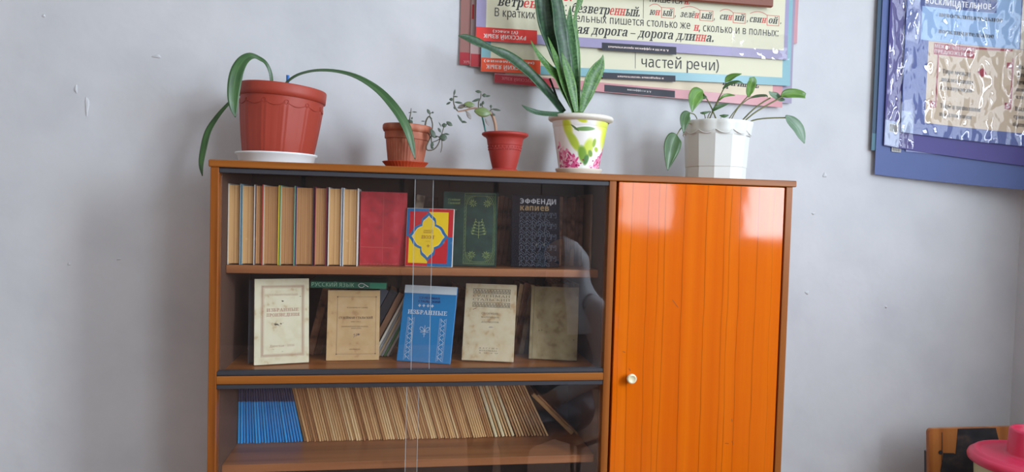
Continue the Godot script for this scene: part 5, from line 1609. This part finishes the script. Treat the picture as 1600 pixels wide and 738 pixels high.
	tag(obj("chart_batten", s2, plain(c8(124, 64, 42), 0.45)), "brown wooden batten lying across the top of the purple-bordered chart", "batten")

func corner_charts():
	var rnd := FastNoiseLite.new()
	rnd.seed = 12
	rnd.frequency = 9.0
	rnd.fractal_octaves = 2
	# charts bulge out of the corner towards their right-hand end
	var bend := func(x: float) -> float: return -0.358 + 0.3 * pow(max(x - 2.0, 0.0), 2.0)
	var make := func(x0: float, y0: float, slope: float, off: float) -> Callable:
		return func(s: float, t: float, l: float) -> Vector3:
			var x := s if s < 2.02 else 2.02 + (s - 2.02) * 1.15
			var y := t - slope * (s - x0)
			return Vector3(x, y + (y - 1.464) * 0.078 * max(s - 2.02, 0.0), bend.call(x) + off + l)
	var g := "charts bulging from the corner"
	var X1 := 2.425
	var add := func(label: String, x0: float, y0: float, y1: float, map: Callable, col: Color, rough: float) -> Node3D:
		var n := thing("wall_chart", label, "chart", map.call(x0, y0, 0.0), g)
		var st := mb()
		slab(st, map, x0, X1, y0, y1, 48, 16, 0.0, 0.0014)
		obj("sheet", st, mat(col, rough), n)
		return n
	var sleeve := func(n: Node3D, map: Callable, x0: float, x1: float, y0: float, y1: float, amp: float):
		var st := mb()
		slab(st, func(s: float, t: float, l: float) -> Vector3:
			var k := 0.012 * absf(rnd.get_noise_2d(s * 0.9, t * 0.55)) + 0.004 * absf(rnd.get_noise_2d(s * 2.1 + 20.0, t * 1.3))
			return map.call(s, t, l + 0.003 + amp * k), x0, x1, y0, y1, 110, 130, 0.0, 0.0003)
		obj("plastic_sleeve", st, M.film, n)
	var map: Callable = make.call(1.93, 1.69, 0.03, 0.0)
	var n: Node3D = add.call("dark teal chart at the very back of the stack in the corner", 1.93, 1.69, 2.62, map, c8(30, 66, 92), 0.45)
	print_panel("foot_strip", n, map, 1.9305, 2.2, 1.6905, 1.745, c8(76, 118, 134))
	map = make.call(1.944, 1.613, 0.088, 0.003)
	n = add.call("slate blue chart hanging lowest in the corner stack", 1.944, 1.613, 2.62, map, c8(78, 96, 150), 0.5)
	map = make.call(1.981, 1.821, 0.078, 0.006)
	n = add.call("violet-blue chart with a pale inner line, second from the bottom of the corner stack", 1.981, 1.821, 2.62, map, c8(66, 62, 128), 0.5)
	print_panel("pale_line", n, map, 2.045, X1, 1.695, 1.708, c8(150, 160, 206))
	print_panel("pale_margin", n, map, 1.982, 2.03, 1.822, 1.72, c8(140, 138, 178))
	barcode(n, map, 1.9985, 2.03, 1.69, 1.706)
	map = make.call(1.967, 1.707, 0.139, 0.010)
	n = add.call("purple chart with crinkled film, just behind the front one of the corner stack", 1.967, 1.707, 2.62, map, c8(72, 64, 134), 0.5)
	print_panel("pale_margin", n, map, 1.968, 2.02, 1.708, 1.79, c8(164, 176, 204))
	barcode(n, map, 1.983, 2.014, 1.754, 1.781)
	sleeve.call(n, map, 1.968, 2.06, 1.71, 2.6, 1.0)
	# front chart with its print
	var k := 0.115
	map = make.call(2.02, 1.751, k, 0.016)
	n = add.call("blue-bordered front chart of the corner stack with beige and light blue panels under glaring film", 2.02, 1.751, 2.62, map, c8(70, 90, 158), 0.5)
	print_panel("pale_margin", n, map, 2.0205, 2.058, 1.7515, 1.82, c8(160, 176, 208))
	print_panel("beige_panel", n, map, 2.0915, X1, 1.791, 2.052, c8(206, 186, 158), 0.0014)
	print_panel("light_blue_panel", n, map, 2.068, 2.345, 2.053, 2.5, c8(150, 186, 226), 0.0014)
	print_panel("pale_column", n, map, 2.348, X1, 2.053, 2.5, c8(214, 206, 186), 0.0014)
	print_panel("blue_header", n, map, 2.064, 2.28, 2.16, 2.3, c8(54, 76, 142), 0.0018)
	print_panel("red_banner", n, map, 2.108, 2.225, 2.012, 2.048, c8(170, 52, 66), 0.0018)
	var L := 0.0024
	var rd := mb()
	line(rd, map, [Vector2(2.225, 2.044), Vector2(2.325, 2.047)], 0.006, L)
	line(rd, map, [Vector2(2.1215, 2.02), Vector2(2.1215, 1.862)], 0.004, L)
	line(rd, map, [Vector2(2.3305, 2.02), Vector2(2.3305, 1.88)], 0.004, L)
	rect(rd, map, 2.1045, 1.843, 2.1225, 1.863, L)
	rect(rd, map, 2.3145, 1.862, 2.3325, 1.882, L)
	rect(rd, map, 2.3145, 1.99, 2.3325, 2.008, L)
	fill(rd, map, PackedVector2Array([Vector2(2.235, 1.97), Vector2(2.25, 1.955), Vector2(2.262, 1.968), Vector2(2.25, 1.985)]), L)
	obj("red_print", rd, plain(c8(164, 48, 64)), n)
	var wt := mb()
	write(wt, map, "ВОСКЛИЦАТЕЛЬНОЕ", sans_bold, 2.076, 2.264, 2.169, 0.0175, L + 0.0004)
	write(wt, map, "МЕЖДУ ЧЛЕНАМИ", sans, 2.11, 2.222, 2.033, 0.0105, L + 0.0004)
	write(wt, map, "ПРЕДЛОЖЕНИЯ", sans, 2.11, 2.215, 2.0165, 0.0105, L + 0.0004)
	write(wt, map, "2", sans_bold, 2.1085, 2.1185, 1.8455, 0.0145, L + 0.0006)
	write(wt, map, "5", sans_bold, 2.319, 2.328, 1.8645, 0.0145, L + 0.0006)
	write(wt, map, "4", sans_bold, 2.319, 2.328, 1.9925, 0.013, L + 0.0006)
	obj("white_lettering", wt, M.white_ink, n)
	var bk := mb()
	write(bk, map, "невосклицательное", serif_bold, 2.118, 2.297, 2.1325, 0.0135, L + 0.0003)
	write(bk, map, "восклицательное", serif_bold, 2.118, 2.276, 2.0805, 0.0135, L + 0.0003)
	write(bk, map, "Тире между", serif_bold, 2.136, 2.218, 1.9555, 0.0125, L)
	write(bk, map, "подлежащим", serif_bold, 2.134, 2.226, 1.9295, 0.0125, L)
	write(bk, map, "и сказуемым", serif_bold, 2.133, 2.224, 1.9035, 0.0125, L)
	write(bk, map, "Тире в неполном", serif_bold, 2.134, 2.25, 1.845, 0.0135, L)
	write(bk, map, "предложении", serif_bold, 2.133, 2.226, 1.819, 0.0125, L)
	write(bk, map, "Выделение", serif_bold, 2.342, 2.412, 1.86, 0.0125, L)
	write(bk, map, "сравнительных", serif_bold, 2.34, 2.435, 1.836, 0.0115, L)
	write(bk, map, "оборотов", serif_bold, 2.339, 2.368, 1.811, 0.0125, L)
	write(bk, map, "Выделение", serif_bold, 2.346, 2.415, 1.991, 0.0125, L)
	write(bk, map, "уточняющих", serif_bold, 2.345, 2.422, 1.9675, 0.0115, L)
	write(bk, map, "и других", serif_bold, 2.344, 2.365, 1.944, 0.0115, L)
	write(bk, map, "поясняющих", serif_bold, 2.343, 2.42, 1.921, 0.0115, L)
	write(bk, map, "членов", serif_bold, 2.342, 2.385, 1.8975, 0.0115, L)
	obj("lettering", bk, M.black_ink, n)
	sleeve.call(n, map, 2.0195, X1, 1.75, 2.6, 1.0)
	# dark rounded pad standing off the chart at the frame's edge
	var st := mb()
	lathe(st, Vector3.ZERO, [Vector2(0.0, 0.0), Vector2(0.034, 0.0), Vector2(0.038, 0.004), Vector2(0.036, 0.01), Vector2(0.024, 0.016), Vector2(0.0, 0.018)], 32, func(a, i, r): return r * (1.0 + 0.08 * sin(a)))
	var pad := obj("rubber_pad", st, plain(c8(62, 66, 76), 0.6))
	pad.position = map.call(2.3835, 1.967, 0.014)
	pad.rotation_degrees = Vector3(90, 0, 0)
	tag(pad, "dark grey rounded pad stuck on the glaring chart in the corner", "pad")

func barcode(n: Node3D, map: Callable, x0: float, x1: float, y0: float, y1: float):
	var w := mb()
	rect(w, map, x0, y0, x1, y1, 0.0021)
	obj("barcode_label", w, plain(c8(206, 206, 200)), n)
	var st := mb()
	var x := x0 + 0.002
	var i := 0
	while x < x1 - 0.002:
		var bw := 0.0006 + 0.0005 * ((i * 7) % 3)
		rect(st, map, x, y0 + 0.002, x + bw, y1 - 0.002, 0.0023)
		x += bw + 0.0008 + 0.0004 * ((i * 5) % 2)
		i += 1
	obj("barcode_bars", st, M.black_ink, n)

# ------------------------------------------------------------------ chair and bucket in the corner
func chair_and_bucket():
	var ply := mat(c8(176, 112, 54), 0.45)
	ply.albedo_color = Color.WHITE
	ply.uv1_triplanar = true
	ply.albedo_texture = wood_tex(128, 91, c8(178, 112, 54), c8(160, 94, 42), c8(124, 68, 30), true)
	ply.uv1_scale = Vector3(3, 3, 3)
	var worn := mat(Color.WHITE, 0.85, {"uv1_triplanar": true})
	worn.albedo_texture = noise_tex(128, 92, 0.03, [[0.0, c8(24, 24, 28)], [0.5, c8(40, 38, 42)], [0.75, c8(66, 54, 50)], [1.0, c8(96, 70, 56)]], 5, 0.6, 1.0)
	worn.uv1_scale = Vector3(5, 5, 5)
	var steel := mat(c8(70, 72, 76), 0.4, {"metallic": 0.6})
	var at := Vector3(2.25, 0.0, 0.05)
	var c := thing("school_chair", "worn plywood school chair with dark peeled veneer on its backrest", "chair", at)
	# backrest: plywood panel with rounded corners, gently curved across
	var map := func(s: float, t: float, l: float) -> Vector3:
		return Vector3(s, t, -0.2 + 0.08 * (0.83 - t) + l)
	var outline := func(x0: float, x1: float, y0: float, y1: float, r: float) -> PackedVector2Array:
		var p := PackedVector2Array()
		for q in [[x1 - r, y1 - r, 0.0], [x0 + r, y1 - r, PI / 2], [x0 + r, y0 + r, PI], [x1 - r, y0 + r, 1.5 * PI]]:
			for k in 7:
				var a: float = q[2] + PI / 2 * k / 6.0
				p.append(Vector2(q[0] + r * cos(a), q[1] + r * sin(a)))
		return p
	var solid := func(st: SurfaceTool, poly: PackedVector2Array, lo: float, hi: float):
		var ix := Geometry2D.triangulate_polygon(poly)
		for i in range(0, ix.size(), 3):
			var a := poly[ix[i]]
			var b := poly[ix[i + 1]]
			var d := poly[ix[i + 2]]
			if (b - a).cross(d - a) < 0.0:
				var sw := b
				b = d
				d = sw
			tri(st, map.call(a.x, a.y, hi), map.call(b.x, b.y, hi), map.call(d.x, d.y, hi))
			tri(st, map.call(a.x, a.y, lo), map.call(d.x, d.y, lo), map.call(b.x, b.y, lo))
		var ccw := not Geometry2D.is_polygon_clockwise(poly)
		for i in poly.size():
			var a := poly[i]
			var b := poly[(i + 1) % poly.size()]
			if not ccw:
				var sw := a
				a = b
				b = sw
			quad(st, map.call(a.x, a.y, lo), map.call(b.x, b.y, lo), map.call(b.x, b.y, hi), map.call(a.x, a.y, hi))
	var st := mb()
	solid.call(st, outline.call(2.056, 2.436, 0.60, 0.826, 0.012), -0.012, 0.0)
	var back := obj("backrest", st, ply, c)
	# bare dark core where the face veneer has come off
	st = mb()
	solid.call(st, PackedVector2Array([Vector2(2.156, 0.8245), Vector2(2.29, 0.8245), Vector2(2.302, 0.78), Vector2(2.33, 0.70), Vector2(2.34, 0.63), Vector2(2.09, 0.63), Vector2(2.094, 0.70), Vector2(2.102, 0.735), Vector2(2.104, 0.752), Vector2(2.14, 0.7505), Vector2(2.147, 0.748), Vector2(2.152, 0.79)]), 0.0001, 0.0008)
	obj("peeled_patch", st, worn, back)
	st = mb()
	solid.call(st, PackedVector2Array([Vector2(2.1, 0.815), Vector2(2.1018, 0.815), Vector2(2.1015, 0.77), Vector2(2.0985, 0.7)]), 0.0001, 0.0009)
	for k in 10:
		var a := TAU * k / 10
		solid.call(st, PackedVector2Array([Vector2(2.095, 0.754), Vector2(2.095 + 0.0075 * cos(a), 0.754 + 0.0065 * sin(a)), Vector2(2.095 + 0.0075 * cos(a + 0.63), 0.754 + 0.0065 * sin(a + 0.63))]), 0.0001, 0.0012)
	obj("crack", st, worn, back)
	st = mb()
	box(st, Vector3(2.06, 0.45, -0.2), Vector3(2.43, 0.464, 0.2), 0.005)
	obj("seat", st, ply, c)
	for s in [2.075, 2.415]:
		st = mb()
		tube(st, [Vector3(s, 0.0, -0.23), Vector3(s, 0.44, -0.2), Vector3(s, 0.6, -0.21), Vector3(s, 0.75, -0.222)], [0.0105, 0.0105, 0.0105, 0.0105], 10)
		obj("leg", st, steel, c)
		st = mb()
		tube(st, [Vector3(s, 0.0, 0.19), Vector3(s, 0.44, 0.16)], [0.0105, 0.0105], 10)
		obj("leg", st, steel, c)
		st = mb()
		tube(st, [Vector3(s, 0.438, -0.2), Vector3(s, 0.438, 0.17)], [0.0105, 0.0105], 10)
		obj("seat_rail", st, steel, c)
	# bucket with a pink lid
	var bp := Vector3(2.165, 0.4643, 0.055)
	var b := thing("lidded_bucket", "pale yellowish plastic bucket with a pink lid standing on the chair", "bucket", bp)
	st = mb()
	lathe(st, bp, [Vector2(0.0, 0.0), Vector2(0.115, 0.0), Vector2(0.118, 0.004), Vector2(0.138, 0.354), Vector2(0.138, 0.354), Vector2(0.134, 0.354), Vector2(0.114, 0.01)], 64)
	var cream := mat(c8(206, 204, 156), 0.4, {"backlight_enabled": true, "backlight": c8(90, 90, 60)})
	obj("body", st, cream, b)
	st = mb()
	lathe(st, bp + Vector3(0, 0.334, 0), [Vector2(0.139, 0.0), Vector2(0.148, 0.0), Vector2(0.152, 0.003), Vector2(0.1535, 0.012), Vector2(0.1505, 0.02), Vector2(0.146, 0.0235), Vector2(0.146, 0.0235), Vector2(0.141, 0.0255), Vector2(0.138, 0.03), Vector2(0.133, 0.032), Vector2(0.128, 0.031), Vector2(0.124, 0.027), Vector2(0.121, 0.0265), Vector2(0.1, 0.0275), Vector2(0.08, 0.0285), Vector2(0.066, 0.029), Vector2(0.062, 0.031), Vector2(0.0605, 0.036), Vector2(0.058, 0.096), Vector2(0.056, 0.101), Vector2(0.0525, 0.103), Vector2(0.049, 0.101), Vector2(0.048, 0.098), Vector2(0.046, 0.088), Vector2(0.0, 0.086)], 72)
	obj("lid", st, mat(c8(208, 54, 86), 0.35), b)

# ------------------------------------------------------------------ what the glass and the varnish mirror: the side of the room behind the viewer
func mirrored_side():
	var brown := mat(c8(88, 56, 40), 0.45)
	var x := -2.53
	for k in 5:
		var c := thing("cupboard", ["tall brown cupboard next to the left-hand wall, facing the bookcase", "second tall brown cupboard from the left-hand wall, facing the bookcase", "middle tall brown cupboard of the five facing the bookcase", "second tall brown cupboard from the window wall, facing the bookcase", "tall brown cupboard next to the window wall, facing the bookcase"][k], "cupboard", Vector3(x + 0.48, 0.0, 5.97), "tall cupboards facing the bookcase")
		one_box("body", Vector3(x, 0.0, 5.78), Vector3(x + 0.96, 2.1, 6.19), brown, c, 0.003)
		for s in 2:
			var d := one_box("door", Vector3(x + 0.01 + s * 0.475, 0.08, 5.762), Vector3(x + 0.475 + s * 0.475, 2.08, 5.779), brown, c, 0.003)
			var st := mb()
			tube(st, [Vector3(x + 0.44 + s * 0.08, 1.1, 5.765), Vector3(x + 0.44 + s * 0.08, 1.1, 5.735)], [0.008, 0.013], 12)
			obj("knob", st, M.knob, d)
		x += 1.0
	seated_person()

func capsule(p: Vector3, a: Vector3, b: Vector3, ra: float, rb: float) -> float:
	var ab := b - a
	var t: float = clamp((p - a).dot(ab) / ab.length_squared(), 0.0, 1.0)
	return p.distance_to(a + ab * t) - lerp(ra, rb, t)

func seated_person():
	# seated beside the viewer, turned to the left; joints in metres
	var f := Vector3(-0.8, 0.0, -0.6)          # the way the person faces
	var r := Vector3(-f.z, 0.0, f.x)           # the person's left-to-right axis
	var o := Vector3(1.2, 0.0, 1.42)
	var at := func(fw: float, up: float, side: float) -> Vector3: return o + f * fw + Vector3(0, up, 0) + r * side
	# [from, to, radius, radius, region]: 0 skin, 1 plaid dress, 2 white sleeve, 3 dark stocking, 4 shoe
	var bones := [
		[at.call(0.0, 0.61, 0.0), at.call(0.0, 0.78, 0.0), 0.135, 0.125, 1], [at.call(0.0, 0.78, 0.0), at.call(0.01, 1.0, 0.0), 0.13, 0.12, 1],
		[at.call(0.0, 1.03, -0.11), at.call(0.0, 1.03, 0.11), 0.075, 0.075, 1], [at.call(0.01, 1.04, 0.0), at.call(0.025, 1.16, 0.0), 0.055, 0.05, 0],
		[at.call(0.03, 1.25, 0.0), at.call(0.045, 1.19, 0.0), 0.092, 0.066, 0], [at.call(0.06, 1.2, 0.0), at.call(0.095, 1.165, 0.0), 0.05, 0.036, 0], [at.call(0.118, 1.235, 0.0), at.call(0.134, 1.2, 0.0), 0.01, 0.015, 0]]
	for s in [-1.0, 1.0]:
		bones.append_array([[at.call(0.0, 1.03, s * 0.16), at.call(-0.02, 0.78, s * 0.235), 0.062, 0.05, 2], [at.call(-0.02, 0.78, s * 0.235), at.call(0.2, 0.68, s * 0.15), 0.05, 0.036, 2],
			[at.call(0.2, 0.68, s * 0.15), at.call(0.27, 0.655, s * 0.11), 0.028, 0.03, 0],
			[at.call(0.02, 0.57, s * 0.08), at.call(0.43, 0.545, s * 0.1), 0.096, 0.07, 1], [at.call(0.43, 0.53, s * 0.1), at.call(0.42, 0.1, s * 0.1), 0.062, 0.042, 3], [at.call(0.41, 0.05, s * 0.1), at.call(0.56, 0.035, s * 0.115), 0.045, 0.034, 4]])
		for k in 4:
			bones.append([at.call(0.285, 0.652, s * (0.13 - k * 0.018)), at.call(0.345 - 0.006 * absf(k - 1.3), 0.632, s * (0.118 - k * 0.018)), 0.0095, 0.008, 0])
		bones.append([at.call(0.255, 0.66, s * 0.085), at.call(0.295, 0.645, s * 0.055), 0.011, 0.009, 0])
	var cell := 0.014
	var grid := {}
	# distances on the grid points near each bone
	for bi in bones.size():
		var b: Array = bones[bi]
		var pad: float = max(b[2], b[3]) + 0.045
		var lo: Vector3 = Vector3(min(b[0].x, b[1].x), min(b[0].y, b[1].y), min(b[0].z, b[1].z)) - Vector3.ONE * pad
		var hi: Vector3 = Vector3(max(b[0].x, b[1].x), max(b[0].y, b[1].y), max(b[0].z, b[1].z)) + Vector3.ONE * pad
		for i in range(int(floor(lo.x / cell)), int(ceil(hi.x / cell)) + 1):
			for j in range(int(floor(lo.y / cell)), int(ceil(hi.y / cell)) + 1):
				for k in range(int(floor(lo.z / cell)), int(ceil(hi.z / cell)) + 1):
					var d := capsule(Vector3(i, j, k) * cell, b[0], b[1], b[2], b[3])
					if d > 0.045: continue
					var key := Vector3i(i, j, k)
					if grid.has(key):
						var e: float = grid[key]
						var w := 0.03 if b[2] > 0.02 else 0.006
						var h: float = max(w - absf(d - e), 0.0) / w
						grid[key] = min(d, e) - h * h * w * 0.25
					else: grid[key] = d
	var verts := {}
	for key in grid:
		var sum := Vector3.ZERO
		var n := 0
		var ok := true
		var ds := []
		for q in 8:
			var g: Vector3i = key + Vector3i(q & 1, (q >> 1) & 1, (q >> 2) & 1)
			if not grid.has(g):
				ok = false
				break
			ds.append(grid[g])
		if not ok: continue
		for e in [[0, 1], [2, 3], [4, 5], [6, 7], [0, 2], [1, 3], [4, 6], [5, 7], [0, 4], [1, 5], [2, 6], [3, 7]]:
			var d0: float = ds[e[0]]
			var d1: float = ds[e[1]]
			if (d0 < 0.0) != (d1 < 0.0):
				var p0 := Vector3(e[0] & 1, (e[0] >> 1) & 1, (e[0] >> 2) & 1)
				var p1 := Vector3(e[1] & 1, (e[1] >> 1) & 1, (e[1] >> 2) & 1)
				sum += p0.lerp(p1, d0 / (d0 - d1))
				n += 1
		if n: verts[key] = (Vector3(key) + sum / n) * cell
	var paint := func(p: Vector3) -> Color:
		var best := 9.0
		var reg := 0
		for b in bones:
			var d := capsule(p, b[0], b[1], b[2], b[3])
			if d < best:
				best = d
				reg = b[4]
		if reg == 1:
			# woven check of the dress
			var q := p - o
			var u := fposmod(q.dot(r) * 11.0 + q.dot(f) * 6.0, 1.0)
			var v := fposmod(q.y * 11.0, 1.0)
			var c := c8(150, 148, 158)
			if u < 0.4: c = c.lerp(c8(40, 36, 52), 0.65)
			if v < 0.4: c = c.lerp(c8(40, 36, 52), 0.65)
			return c.srgb_to_linear()
		return [c8(206, 158, 130), Color.BLACK, c8(226, 228, 234), c8(40, 38, 44), c8(30, 26, 26)][reg].srgb_to_linear()
	var st := mb(true)
	var emit := func(a: Vector3, b: Vector3, c: Vector3):
		for p in [a, b, c]:
			st.set_color(paint.call(p))
			st.add_vertex(p)
	for key in grid:
		var d0: float = grid[key]
		for ax in 3:
			var st1 := Vector3i.ZERO
			st1[ax] = 1
			if not grid.has(key + st1): continue
			var d1: float = grid[key + st1]
			if (d0 < 0.0) == (d1 < 0.0): continue
			var u := Vector3i.ZERO
			var v := Vector3i.ZERO
			u[(ax + 1) % 3] = 1
			v[(ax + 2) % 3] = 1
			var ks := [key, key - u, key - u - v, key - v]
			var all := true
			for q in ks: all = all and verts.has(q)
			if not all: continue
			var w := [verts[ks[0]], verts[ks[1]], verts[ks[2]], verts[ks[3]]]
			if d0 < 0.0:
				emit.call(w[0], w[2], w[1])
				emit.call(w[0], w[3], w[2])
			else:
				emit.call(w[0], w[1], w[2])
				emit.call(w[0], w[2], w[3])
	var skin := mat(Color.WHITE, 0.8, {"vertex_color_use_as_albedo": true})
	var person := thing("person", "seated person in a white headscarf, checked dress and white sleeves, mirrored in the glass", "person", o)
	var body := obj("body", st, skin, person)
	# headscarf: a shell round the head, open in front of the face, falling to the shoulders behind
	var sc := mb(true)
	var rows := 14
	var cols := 40
	var pt := func(i: int, j: int) -> Vector3:
		var t := float(i) / rows
		var ang := lerpf(-2.35, 2.35, float(j) / cols)      # 0 = straight back
		var up := 1.356 - 0.42 * t
		var rad := 0.118 * sqrt(clamp(t * 4.2, 0.0, 1.0)) + 0.085 * smoothstep(0.45, 1.0, t) + 0.006 * sin(ang * 9.0) * t
		var back := cos(ang) * rad * (1.0 + 0.25 * t)
		return at.call(0.035 - back - 0.05 * smoothstep(0.4, 1.0, t), up, sin(ang) * rad)
	for i in rows:
		for j in cols:
			var a: Vector3 = pt.call(i, j)
			var b: Vector3 = pt.call(i, j + 1)
			var c: Vector3 = pt.call(i + 1, j + 1)
			var d: Vector3 = pt.call(i + 1, j)
			quad(sc, a, b, c, d)
			var inn := func(p: Vector3) -> Vector3: return p + (at.call(0.035, p.y, 0.0) - p).normalized() * 0.004
			quad(sc, inn.call(b), inn.call(a), inn.call(d), inn.call(c))
	obj("headscarf", sc, plain(c8(222, 224, 230), 0.85), person)
	for s in [-1.0, 1.0]:
		var ey := mb(true)
		lathe(ey, at.call(0.108, 1.238, s * 0.032), [Vector2(0.0, -0.008), Vector2(0.007, -0.004), Vector2(0.009, 0.0), Vector2(0.007, 0.004), Vector2(0.0, 0.008)], 12)
		obj("eye", ey, plain(c8(48, 36, 30), 0.3), person)
	var lp := mb(true)
	tube(lp, [at.call(0.108, 1.168, -0.024), at.call(0.13, 1.172, 0.0), at.call(0.108, 1.168, 0.024)], [0.003, 0.006, 0.003], 8)
	obj("mouth", lp, plain(c8(170, 96, 88), 0.6), person)
	# the chair under that person: a copy of the school chair
	var src: Node3D = get_node("school_chair")
	var ch: Node3D = src.duplicate()
	ch.name = numbered("school_chair")
	add_child(ch)
	ch.basis = Basis(Vector3.UP, atan2(f.x, f.z))
	ch.position = o - f * 0.02 + Vector3(0, 0, 0)
	tag(ch, "plywood school chair under the seated person", "chair")
